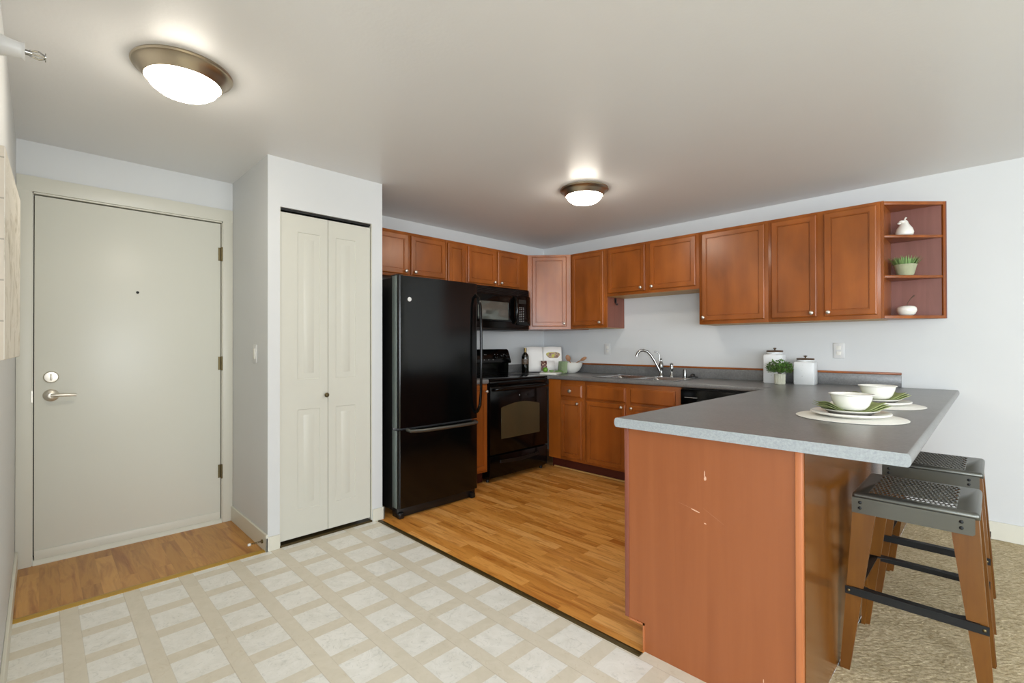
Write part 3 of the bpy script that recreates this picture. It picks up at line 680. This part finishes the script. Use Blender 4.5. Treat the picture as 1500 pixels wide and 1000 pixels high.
obj('bottom_lip', MB().box(-3.70, MX+.01, 2.81, 3.545, 1.356, 1.375, .006), M['blkmat'], t)

# ================================================================== ceiling lamps
def lamp(loc, label, grp='flush ceiling lamps'):
    t = thing('ceiling_lamp', label, 'lamp', loc, 0, grp)
    c = loc
    obj('metal_rim', MB().lathe([(.0, 0), (.172, 0), (.176, -.006), (.172, -.012), (.165, -.014), (.150, -.030), (.138, -.05), (.133, -.054), (.128, -.050), (.128, -.02)], c, 64), M['lamprim'], t)
    obj('glass_dome', MB().lathe([(.128, -.046), (.126, -.056), (.115, -.075), (.09, -.094), (.06, -.104), (.03, -.109), (0, -.11)], c, 48), M['dome'], t)
    return t
lamp((-2.335, .418, CZ), 'lit flush ceiling lamp nearest the entry door, in front of the closet')
lamp((-2.085, 2.805, CZ), 'lit flush ceiling lamp over the kitchen floor')
# fire sprinkler on the left wall near the ceiling
t = thing('fire_sprinkler', 'white sidewall fire sprinkler poking from the left wall', 'sprinkler', (-2.08, YL, 2.11))
obj('escutcheon', MB().lathe([(.033, 0), (.027, .02), (.023, .05), (.023, .055), (.027, .06), (0, .06)], (-2.08, YL, 2.11), 24, (0, 1, 0)), M['whiteplastic'], t)
obj('sprinkler_head', MB().cyl((-2.08, YL+.06, 2.11), (-2.08, YL+.075, 2.11), .008).tube([(-2.08, YL+.07, 2.118), (-2.08, YL+.09, 2.122), (-2.08, YL+.105, 2.114)], .0025, 8).tube([(-2.08, YL+.07, 2.102), (-2.08, YL+.09, 2.098), (-2.08, YL+.105, 2.106)], .0025, 8).cyl((-2.08, YL+.072, 2.11), (-2.08, YL+.104, 2.11), .002, seg=8).lathe([(.013, .104), (.013, .106), (0, .106)], (-2.08, YL, 2.11), 16, (0, 1, 0)), M['chrome'], t)
# canvas on the left wall
t = thing('wall_canvas', 'pale washed wood print canvas hanging on the left wall', 'picture', (-2.0, -.07, 1.17))
def cvq(p0, p1, y2, z0, z1):
    return [(p0[0], p0[1]), (p1[0], p1[1]), (p1[0], y2), (p0[0], y2)]
obj('stretcher_sides', MB().prism([(-1.70, -.0625), (-2.30, -.0488), (-2.30, YL+.002), (-1.70, YL+.002)], 'z', 1.176, 1.700, .001), M['artside'], t)
obj('canvas_face', MB().prism([(-1.7005, -.0612), (-2.2995, -.0474), (-2.2995, -.0489), (-1.7005, -.0626)], 'z', 1.178, 1.698), M['art'], t)
# switches, outlets
def plate(name, label, loc, n, kind):
    t = thing(name, label, 'switch' if kind == 's' else 'outlet', loc)
    x, y, z = loc
    obj('plate', MB().box(x-.035, x+.035, y-.006, y, z-.057, z+.057, .003), M['whiteplastic'], t)
    if kind == 's': obj('rocker', MB().box(x-.016, x+.016, y-.010, y-.005, z-.033, z+.033, .002), M['white'], t)
    else:
        for dz in (-.02, .02): obj('receptacle', MB().box(x-.015, x+.015, y-.0075, y-.005, z+dz-.014, z+dz+.014, .002), M['white'], t)
    return t
plate('light_switch', 'white light switch on the short entry wall by the closet', (-3.235, YE, 1.16), None, 's')
plate('wall_outlet', 'white wall outlet under the tall narrow cabinet, left of faucet', (-2.845, YN, 1.166), None, 'o')
plate('wall_outlet', 'white wall outlet right of the canisters under the open shelf', (-.81, YN, 1.166), None, 'o')
# door stop
t = thing('spring_door_stop', 'springy door stop with white tip on the entry baseboard', 'door stop', (-3.06, YE-.012, .05))
obj('spring', MB().tube([(-3.06+.005*math.cos(i*1.3), YE-.013-.0012*i, .05+.005*math.sin(i*1.3)) for i in range(56)], .0015, 6).cyl((-3.06, YE-.0125, .05), (-3.06, YE-.02, .05), .011), M['hinge'], t)
obj('tip', MB().cyl((-3.06, YE-.078, .05), (-3.06, YE-.093, .05), .0085, .0075, 16), M['whiteplastic'], t)

# ================================================================== bar stools
def stool():
    t = thing('bar_stool', 'nearer backless counter stool with perforated metal seat and wooden legs', 'stool', (-.205, 2.355, 0), 0, 'counter stools at the peninsula')
    hx, hy, zt = .172, .19, .66
    # seat plate with diamond perforations: local coordinates
    mb = MB(); bm = mb.bm
    x0, x1, y0, y1 = -.125, .115, -.165, .165; nx, ny = 18, 12
    dx = (x1-x0)/nx; dy = (y1-y0)/ny
    def v_(x, y): return bm.verts.new((x, y, zt))
    for j in range(ny):
        off = dx/2 if j % 2 else 0
        yb, yt = y0+j*dy, y0+(j+1)*dy; ym = (yb+yt)/2
        if off: bm.faces.new([v_(x0, yb), v_(x0+off, yb), v_(x0+off, yt), v_(x0, yt)]); bm.faces.new([v_(x1-off, yb), v_(x1, yb), v_(x1, yt), v_(x1-off, yt)])
        for i in range(nx-(1 if off else 0)):
            xa = x0+off+i*dx; xb = xa+dx; xm = (xa+xb)/2; k = .92
            c = [v_(xa, yb), v_(xb, yb), v_(xb, yt), v_(xa, yt)]
            h = [v_(xm, ym-dy/2*.9), v_(xm+dx/2*k, ym), v_(xm, ym+dy/2*.9), v_(xm-dx/2*k, ym)]
            bm.faces.new((c[0], c[1], h[1], h[0])); bm.faces.new((c[1], c[2], h[2], h[1])); bm.faces.new((c[2], c[3], h[3], h[2])); bm.faces.new((c[3], c[0], h[0], h[3]))
    def q(a, b_, c_, d_): mb._faces([(a, c_, zt), (b_, c_, zt), (b_, d_, zt), (a, d_, zt)], [(0, 1, 2, 3)])
    q(-hx+.012, x0, -hy+.012, hy-.012); q(x1, hx-.012, -hy+.012, hy-.012); q(x0, x1, -hy+.012, y0); q(x0, x1, y1, hy-.012)
    # folded rounded rim and short sides (left/right 25 mm, front/back 62 mm)
    def fold(p0, p1, n, depth):
        n = Vector(n); a, b_ = Vector(p0), Vector(p1); prev = (a, b_)
        for ang in (22.5, 45, 67.5, 90):
            r = math.radians(ang); o = n*.012*math.sin(r)-ez*.012*(1-math.cos(r)); cur = (a+o, b_+o)
            mb._faces([prev[0], prev[1], cur[1], cur[0]], [(0, 1, 2, 3)]); prev = cur
        cur = (prev[0]-ez*depth, prev[1]-ez*depth); mb._faces([prev[0], prev[1], cur[1], cur[0]], [(0, 1, 2, 3)])
    ix, iy = hx-.012, hy-.012
    fold((-ix, -iy, zt), (ix, -iy, zt), (0, -1, 0), .010); fold((ix, iy, zt), (-ix, iy, zt), (0, 1, 0), .010)
    fold((ix, -iy, zt), (ix, iy, zt), (1, 0, 0), .012); fold((-ix, iy, zt), (-ix, -iy, zt), (-1, 0, 0), .012)
    for sx_, sy_ in ((1, 1), (1, -1), (-1, 1), (-1, -1)):
        st = [[(sx_*(ix+.012*math.sin(math.radians(a))*math.cos(math.radians(p))), sy_*(iy+.012*math.sin(math.radians(a))*math.sin(math.radians(p))), zt-.012*(1-math.cos(math.radians(a)))) for p in (0, 30, 60, 90)] for a in (0, 22.5, 45, 67.5, 90)]
        st.append([(p[0], p[1], zt-.022) for p in st[-1]])
        for r1, r2 in zip(st, st[1:]):
            for i in range(3):
                mb._faces([r1[i], r1[i+1], r2[i+1], r2[i]], [(0, 1, 2, 3)])
    bmesh.ops.remove_doubles(mb.bm, verts=mb.bm.verts[:], dist=1e-5)
    obj('seat_plate', mb, M['iron'], t, world=False, smooth=50, solid=.0012)
    for sy_ in (-1, 1):
        y = sy_*(hy+.002)
        ap = MB().prism([(-hx, zt-.075), (hx-.018, zt-.075), (hx-.012, zt-.069), (hx-.012, zt-.018), (-hx, zt-.018)], 'y', y-.0015, y+.0015)
        a_o = obj('apron', ap, M['iron'], t, world=False, smooth=0)
        for bx in (-hx+.025, hx-.045):
            for bz in (zt-.035, zt-.055):
                obj('rivet', MB().lathe([(.006, 0), (.0055, .002), (.003, .004), (0, .0045)], (bx, y+sy_*.0015, bz), 12, (0, sy_, 0)), M['barblk'], a_o, world=False)
    for sx_ in (-1, 1):
        for sy_ in (-1, 1):
            yo = sy_*(hy-.006); yb = sy_*(hy+.022)
            # tapered plywood slab, splayed outward
            def P(x, z, s): 
                k = 1-z/zt; return (sx_*x, (yo+(yb-yo)*k) - sy_*s, z)
            outl = [(.208, 0), (.170, .60), (.168, zt-.014), (.160, zt-.004), (.095, zt-.004), (.105, .56), (.178, 0)]
            mb = MB(); n = len(outl)
            mb._faces([P(x, z, 0) for x, z in outl]+[P(x, z, .016) for x, z in outl], [tuple(range(n)), tuple(range(2*n-1, n-1, -1))]+[(i, (i+1) % n, (i+1) % n+n, i+n) for i in range(n)])
            # return flange of the bent plywood
            outl2 = [(.208, 0), (.170, .60), (.168, zt-.014)]
            def Q(x, z, s, w_): 
                k = 1-z/zt; return (sx_*(x-w_), (yo+(yb-yo)*k)-sy_*s, z)
            vv = []
            for x, z in ((.206, 0), (.168, zt-.014)):
                wd = .03+.045*z/zt
                vv += [Q(x, z, .016, 0), Q(x, z, wd, 0), Q(x, z, wd, .014), Q(x, z, .016, .014)]
            mb._faces(vv, [(0, 1, 2, 3), (4, 7, 6, 5), (0, 4, 5, 1), (1, 5, 6, 2), (2, 6, 7, 3), (3, 7, 4, 0)])
            obj('leg', mb, M['legwood'], t, world=False, smooth=30)
    # footrest ring: angle bars all round with curved gussets
    fz = .296
    fy = hy+.018; fxx = .192
    for sy_ in (-1, 1):
        fr_ = MB().box(-fxx, fxx, sy_*fy-.0015, sy_*fy+.0015, fz-.014, fz+.014).box(-.17, .17, min(sy_*fy, sy_*(fy-.028)), max(sy_*fy, sy_*(fy-.028)), fz+.011, fz+.014)
        for sx_ in (-1, 1):   # curved gusset in the corner
            g = [(sx_*.17, sy_*(fy-.02)), (sx_*.17, sy_*(fy-.09))]+[(sx_*(.17-.065*(1-math.cos(math.radians(a)))-.004), sy_*(fy-.028-.06*(1-math.sin(math.radians(a))))) for a in (10, 30, 50, 70, 90)]
            fr_.prism(g, 'z', fz+.0108, fz+.0138)
        f_o = obj('footrest_bar', fr_, M['barblk'], t, world=False, smooth=0)
        for sx_ in (-1, 1): obj('bolt', MB().lathe([(.005, 0), (.005, .002), (.002, .004), (0, .004)], (sx_*(fxx-.012), sy_*(fy+.0015), fz), 12, (0, sy_, 0)), M['hinge'], f_o, world=False)
    for sx_ in (-1, 1):
        obj('side_bar', MB().box(min(sx_*.172, sx_*.175), max(sx_*.172, sx_*.175), -fy+.02, fy-.02, fz-.014, fz+.011).box(min(sx_*.145, sx_*.175), max(sx_*.145, sx_*.175), -fy+.02, fy-.02, fz+.011, fz+.0138), M['barblk'], t, world=False, smooth=0)
    return t
s1 = stool()
dup(s1, (-.205, 3.045, 0), 0, 'farther backless counter stool with perforated seat, by the wall')

# ================================================================== place settings
CT = .9142
def place(c, near):
    x, y = c; w1 = 'nearer' if near else 'farther'
    t = obj('placemat', MB().lathe([(0, 0), (.186, 0), (.189, .002), (.186, .004), (0, .004)], (x, y, CT), 64), M['mat'])
    tag(t, 'round cream placemat of the %s place setting' % w1, 'placemat', 'placemats on the peninsula')
    z = CT+.0042
    t = obj('dinner_plate', MB().lathe([(0, 0), (.08, 0), (.088, .003), (.118, .008), (.136, .014), (.138, .018), (.134, .0205), (.11, .0145), (.085, .007), (0, .006)], (x-.002, y+.01, z), 64), M['white'])
    tag(t, 'large white dinner plate on the %s placemat' % w1, 'plate', 'dinner plates')
    z += .0062
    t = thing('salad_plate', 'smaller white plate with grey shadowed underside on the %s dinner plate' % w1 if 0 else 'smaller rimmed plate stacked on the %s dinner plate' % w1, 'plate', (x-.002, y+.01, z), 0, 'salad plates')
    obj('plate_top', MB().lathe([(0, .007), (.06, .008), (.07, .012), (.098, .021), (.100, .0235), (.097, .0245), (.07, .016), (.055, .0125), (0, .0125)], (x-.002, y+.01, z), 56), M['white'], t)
    obj('plate_base', MB().lathe([(0, .0002), (.066, .0002), (.07, .003), (.086, .015), (.068, .0115), (.06, .0075), (0, .0065)], (x-.002, y+.01, z), 56), M['plateshade'], t, label='underside of the plate with shade painted grey')
    z += .0128
    # napkin folded under the bowl: a strip lying across the plate with lifted ends
    mb = MB(); L = .105; wd = .05; ca, sa = math.cos(math.radians(42)), math.sin(math.radians(42))
    for lay in range(3):
        def f(u, v__, lay=lay):
            q_ = abs(u*2-1); e_ = max(0, q_-.38)/.62
            s_ = (u*2-1)*(L+.012)*(1-.05*lay); tt = (v__*2-1)*wd*(1+.25*q_*q_)+.006*lay
            hgt = .0008+.0024*lay + .026*e_**1.1 + e_*(.0035*math.sin(v__*6+(2 if u > .5 else 0)) + .004*lay)
            return (x+ca*s_-sa*tt, y+.01+sa*s_+ca*tt, z+hgt)
        mb.quadgrid(f, 40, 14)
    t = obj('napkin', mb, M['green'], solid=.0012); tag(t, 'folded green napkin under the %s white bowl' % w1, 'napkin', 'green napkins')
    z += .0085
    t = obj('bowl', MB().lathe([(0, 0), (.034, 0), (.047, .005), (.059, .019), (.067, .040), (.0715, .059), (.0775, .0625), (.0775, .0655), (.070, .065), (.0635, .042), (.055, .022), (.042, .009), (0, .006)], (x+.004, y+.004, z), 56), M['white'])
    tag(t, 'plain white cereal bowl on the %s green napkin' % w1, 'bowl', 'cereal bowls')
import itertools
def on_plane(px, py, z):
    r = cF+(px-750)/698.62*cR2+(502.1-py)/698.62*cU2; k = (z-H)/r.z; return (r.x*k, r.y*k)
place((-.412, 2.338), True)
place((-.405, 2.905), False)

# ---- canisters and herb pot
def canister(loc, w_, h_, label):
    t = thing('canister', label, 'canister', loc, math.radians(3), 'white canisters')
    mb = MB(); hw = w_/2
    def ring(a, z, r): 
        return [(sx_*(a-r*(1-math.cos(math.radians(q)))) , sy_*(a-r*(1-math.sin(math.radians(q)))), z) for sx_, sy_, qs in ((1, 1, (0, 45, 90)), (-1, 1, (90, 45, 0)), (-1, -1, (0, 45, 90)), (1, -1, (90, 45, 0))) for q in qs]
    prof = [(hw*.96, 0, .012), (hw, .004, .012), (hw, h_*.80, .012), (hw*.96, h_*.835, .016), (hw*.80, h_*.85, .03), (hw*.78, h_*.88, .05), (hw*.84, h_*.885, .05), (hw*.84, h_*.91, .05), (hw*.8, h_*.915, .05)]
    R = [[mb.bm.verts.new(p) for p in ring(*q)] for q in prof]
    for a, b_ in zip(R, R[1:]):
        for i in range(12): mb.bm.faces.new((a[i], a[(i+1) % 12], b_[(i+1) % 12], b_[i]))
    mb.bm.faces.new(R[0][::-1]); mb.bm.faces.new(R[-1])
    obj('jar', mb, M['enamel'], t, world=False, smooth=35)
    ld = obj('lid', MB().lathe([(0, 0), (hw*.84, 0), (hw*.87, .005), (hw*.84, .011), (0, .014)], (0, 0, h_*.917), 40), M['lidwood'], t, world=False)
    obj('lid_knob', MB().lathe([(.006, 0), (.005, .008), (.012, .013), (.012, .018), (0, .02)], (0, 0, h_*.917+.013), 20), M['stem'], ld, world=False)
    return t
canister((-1.205, 4.085, CT), .135, .262, 'taller white canister behind the small herb pot')
canister((-.995, 4.085, CT), .135, .200, 'shorter white canister right of the small herb pot')
def leafy(mb, c, n, R, hgt, L, W, spiky=False):
    for i in range(n):
        a = random.uniform(0, 2*math.pi); el = random.uniform(.05, 1)
        r = R*math.sqrt(random.random()); base = Vector(c)+Vector((math.cos(a)*r*1.0, math.sin(a)*r*.9, hgt*(random.random())*(1-.45*(r/R)**2)))
        d = Vector((math.cos(a)*.8+random.uniform(-.6, .6), math.sin(a)*.8+random.uniform(-.6, .6), random.uniform(-.1, .9))).normalized()
        s_ = d.cross(ez).normalized() if abs(d.z) < .98 else ex; nrm = s_.cross(d)
        l = L*random.uniform(.6, 1.2); ww = W*random.uniform(.7, 1.2)
        P = [base, base+d*l*.5+s_*ww/2+nrm*l*.1, base+d*l, base+d*l*.5-s_*ww/2+nrm*l*.1]
        mb._faces(P, [(0, 1, 2, 3)])
t = thing('potted_herb', 'small leafy green herb in a whitewashed fluted pot by the canisters', 'plant', (-1.125, 3.93, CT))
pm = MB(); seg = 40; prof = [(.030, 0), (.035, .004), (.036, .078), (.033, .08), (.031, .07), (0, .068)]
pm.lathe(prof, (-1.125, 3.93, CT), seg)
for v0 in pm.bm.verts:
    dx_, dy_ = v0.co.x+1.125, v0.co.y-3.93; a = math.atan2(dy_, dx_); k = 1+.035*(1 if round(a/(2*math.pi/seg)) % 2 else -1); v0.co.x = -1.125+dx_*k; v0.co.y = 3.93+dy_*k
obj('pot', pm, M['potstone'], t, smooth=0)
lm = MB(); leafy(lm, (-1.125, 3.93, CT+.085), 620, .082, .095, .024, .015); obj('foliage', lm, M['leaf'], t, smooth=0)
sm = MB()
for i in range(14):
    a = i*2.4; sm.tube([(-1.125, 3.93, CT+.07), (-1.125+.03*math.cos(a), 3.93+.03*math.sin(a), CT+.11), (-1.125+.07*math.cos(a), 3.93+.065*math.sin(a), CT+.14+.03*random.random())], .0012, 5)
obj('stems', sm, M['stem'], t)

# ---- shelf ornaments
zs1, zs2, zs3 = 1.9302, 1.6652, 1.4012
t = thing('ceramic_pear', 'white ceramic pear ornament on the top open shelf', 'ornament', (-.415, 4.10, zs1))
obj('pear_body', MB().lathe([(0, 0), (.032, 0), (.046, .010), (.050, .028), (.043, .052), (.030, .072), (.022, .086), (.019, .098), (.012, .108), (0, .111)], (-.415, 4.10, zs1), 36), M['white'], t)
obj('pear_stem', MB().tube([(-.415, 4.10, zs1+.107), (-.412, 4.098, zs1+.118), (-.405, 4.095, zs1+.126)], [.005, .005, .006], 8), M['white'], t)
obj('pear_leaf', MB().sphere((-.428, 4.082, zs1+.098), .016, 1., .5, .6, 12).sphere((-.44, 4.08, zs1+.088), .012, .9, .5, .6, 12), M['white'], t)
t = thing('potted_grass', 'spiky green succulent in a sage glazed pot on the middle shelf', 'plant', (-.41, 4.08, zs2))
obj('pot', MB().lathe([(0, 0), (.038, 0), (.045, .006), (.060, .066), (.063, .070), (.061, .074), (.056, .07), (.05, .06), (0, .058)], (-.41, 4.08, zs2), 36), M['potgreen'], t)
bl = MB()
for i in range(150):
    a = random.uniform(0, 2*math.pi); r = .05*math.sqrt(random.random()); b0 = Vector((-.41+r*math.cos(a), 4.08+r*math.sin(a), zs2+.06))
    tip = b0+Vector((math.cos(a)*r*.85+random.uniform(-.01, .01), math.sin(a)*r*.85+random.uniform(-.01, .01), random.uniform(.045, .072)))
    d = (tip-b0); s_ = Vector((-math.sin(a+random.random()), math.cos(a), 0)).normalized()*.0045
    bl._faces([b0-s_*.7, b0+s_*.7, b0+d*.5+s_, tip, b0+d*.5-s_], [(0, 1, 2, 3, 4)])
obj('blades', bl, M['leafpale'], t, smooth=0)
t = thing('ceramic_cherry', 'round white ceramic fruit with brown stem on the bottom shelf', 'ornament', (-.405, 4.09, zs3))
obj('fruit_body', MB().lathe([(0, 0), (.028, 0), (.044, .010), (.053, .032), (.052, .050), (.042, .062), (.02, .066), (.008, .060), (0, .058)], (-.405, 4.09, zs3), 36), M['white'], t)
obj('stem', MB().tube([(-.405, 4.09, zs3+.058), (-.40, 4.088, zs3+.085), (-.385, 4.082, zs3+.11), (-.365, 4.08, zs3+.132)], [.002, .002, .002, .004], 8), M['stem'], t)

# ---- things in the corner beside the stove
t = thing('wine_bottle', 'dark oil bottle with bronze neck beside the cookbook', 'bottle', (-3.46, 3.62, CT))
bo = (-3.46, 3.62, CT)
obj('glass', MB().lathe([(0, 0), (.036, 0), (.038, .004), (.038, .175), (.034, .195), (.018, .215), (.0145, .225), (.0145, .265)], bo, 32), M['bottleg'], t)
obj('neck_foil', MB().lathe([(.0152, .222), (.0155, .262), (.0155, .268), (0, .268)], bo, 24), M['copper'], t)
obj('label', MB().lathe([(.0384, .10), (.0384, .155)], bo, 32), M['stem'], t)
lt_ = MB()
for i, (z_, a0, a1) in enumerate(((.148, -60, -10), (.14, -70, -5), (.125, -65, -12), (.112, -50, -20))):
    for a in range(a0, a1, 9):
        p = [Vector((bo[0]+.0389*math.cos(math.radians(q)), bo[1]+.0389*math.sin(math.radians(q)), CT+z_+dz)) for q, dz in ((a, 0), (a+6, 0), (a+6, .004), (a, .004))]
        lt_._faces(p, [(0, 1, 2, 3)])
obj('label_print', lt_, M['greymark'], t, smooth=0)
# open cookbook standing in the corner
t = thing('cookbook', 'open cookbook with food photographs propped in the corner', 'book', (-3.43, 3.88, CT))
b0 = Vector((-3.535, 3.70, 0)); b1 = Vector((-3.30, 4.04, 0)); bu = (b1-b0).normalized(); bl_ = (b1-b0).length; bn = Vector((bu.y, -bu.x, 0))
lean = .05
def page(u, v_, side, off=0.):
    s_ = u; w0 = .5*bl_; 
    x_ = w0+(1 if side else -1)*w0*s_
    dep = .018*math.sin(min(1, s_*2.2)*math.pi/2)-.0
    p = b0+bu*x_+bn*(dep+off-.018-lean*v_)+ez*(CT+.012+.262*v_ + .006*math.sin(s_*math.pi)*v_)
    return p
for side in (0, 1):
    obj('page_block', MB().quadgrid(lambda u, v_: page(u, v_, side), 12, 4), M['paper'], t, solid=.008)
obj('photo', MB().quadgrid(lambda u, v_: page(.53+.36*math.cos(6.2832*u)*(v_+.001)*(1+.12*math.sin(3*6.2832*u)), .66+.15*math.sin(6.2832*u)*(v_+.001)*(1+.2*math.cos(2*6.2832*u)), 1, .0055), 28, 4), M['food'], t, label='food photo on the right page')
obj('cover', MB().quadgrid(lambda u, v_: b0+bu*(bl_*(-.01+1.02*u))+bn*(-.028-lean*v_)+ez*(CT+.008+.27*v_), 4, 2), M['whiteplastic'], t, solid=.003)
# recipe card leaning in front
t = thing('recipe_card', 'small card with a bulb photograph leaning on the cookbook', 'card', (-3.34, 3.80, CT))
c0 = b0+bu*.165+bn*.022; 
obj('card_stock', MB().quadgrid(lambda u, v_: c0+bu*(.155*u)+bn*(.012-.02*v_)+ez*(CT+.004+.125*v_), 2, 2), M['paper'], t, solid=.002)
obj('bulb_photo', MB().quadgrid(lambda u, v_: c0+bu*(.003+.065*u)+bn*(.0135-.02*(.15+.84*v_))+ez*(CT+.004+.125*(.15+.84*v_)), 2, 2), M['food2'], t, solid=.0006)
# marble board, limes, green beans
t = thing('cutting_board', 'low white board on the worktop corner in front of the cookbook', 'board', (-3.20, 3.68, CT))
obj('slab', MB().prism([(-3.24, 3.60), (-3.07, 3.66), (-3.16, 3.86), (-3.34, 3.78)], 'z', CT, CT+.018, .003), M['white'], t)
t = obj('lime', MB().sphere((-3.255, 3.705, CT+.018+.026), .027, 1.1, 1, .97), M['apple']); tag(t, 'green lime on the white board below the cookbook', 'fruit')
t = obj('cut_lime', MB().lathe([(0, 0), (.012, .001), (.02, .006), (.024, .016), (.0245, .022), (0, .022)], (-3.205, 3.745, CT+.0182), 24), M['leafpale']); tag(t, 'pale halved lime beside the whole lime on the board', 'fruit')
for i, (dx_, dy_, dz_) in enumerate(((0, 0, 0), (.012, .01, 0), (.004, .006, .007))):
    t = obj('green_bean', MB().tube([(-3.19+dx_, 3.775+dy_, CT+.0235+dz_), (-3.165+dx_, 3.80+dy_, CT+.0255+dz_), (-3.14+dx_, 3.832+dy_, CT+.0235+dz_)], [.003, .0045, .003], 8), M['leaf'])
    tag(t, 'green bean on the white board beside the folded towel', 'vegetable', 'green beans on the board')
# mixing bowl with towel and utensils
bc = Vector((-3.185, 4.045, CT))
t = obj('mixing_bowl', MB().lathe([(0, 0), (.05, 0), (.055, .004), (.09, .03), (.113, .07), (.122, .108), (.124, .111), (.118, .111), (.108, .07), (.085, .033), (0, .008)], bc, 48), M['white']); tag(t, 'large white mixing bowl in the corner holding wooden spoons', 'bowl')
def drape(u, v_):
    # hangs over the camera-side rim, then trails onto the worktop
    ang = math.radians(-100+62*(u-.5)); rr = .128
    if v_ < .25: r = rr-.05*(1-v_/.25); z = .118-.03*(1-v_/.25)
    elif v_ < .75: k = (v_-.25)/.5; r = rr+.006+.012*k; z = .119*(1-k)+.006
    else: k = (v_-.75)/.25; r = rr+.02+.06*k; z = .006+.006*math.sin(k*3+u*4)**2
    return (bc.x+r*math.cos(ang), bc.y+r*math.sin(ang)+.002*math.sin(u*20), CT+z)
t = obj('dish_towel', MB().quadgrid(drape, 14, 24), M['towel'], solid=.003); tag(t, 'sage green dish towel draped over the mixing bowl rim', 'towel')
def spoon(p0, p1, label, flat):
    p0, p1 = Vector(p0), Vector(p1); d = (p1-p0).normalized(); t = thing('wooden_spoon', label, 'spoon', p0)
    obj('handle', MB().tube([p0, p0+(p1-p0)*.75], .005, 8), M['bamboo'], t)
    e = p0+(p1-p0)*.88; u_ = d.cross(cF).normalized(); n_ = u_.cross(d)
    mb = MB(); bmesh.ops.create_uvsphere(mb.bm, u_segments=16, v_segments=10, radius=1, matrix=Matrix.Translation(e) @ Matrix((( d.x*.036, u_.x*flat, n_.x*.006, 0), (d.y*.036, u_.y*flat, n_.y*.006, 0), (d.z*.036, u_.z*flat, n_.z*.006, 0), (0, 0, 0, 1))))
    obj('spoon_head', mb, M['bamboo'], t)
spoon(bc+Vector((.02, .03, .03)), bc+Vector((-.03, -.03, .175)), 'wooden spoon standing upright in the mixing bowl', .026)
spoon(bc+Vector((-.06, -.03, .04)), bc+Vector((.13, .09, .165)), 'wooden spoon leaning out of the right side of the mixing bowl', .017)

# drop the private bookkeeping property
for o in bpy.data.objects:
    if '_o' in o: del o['_o']
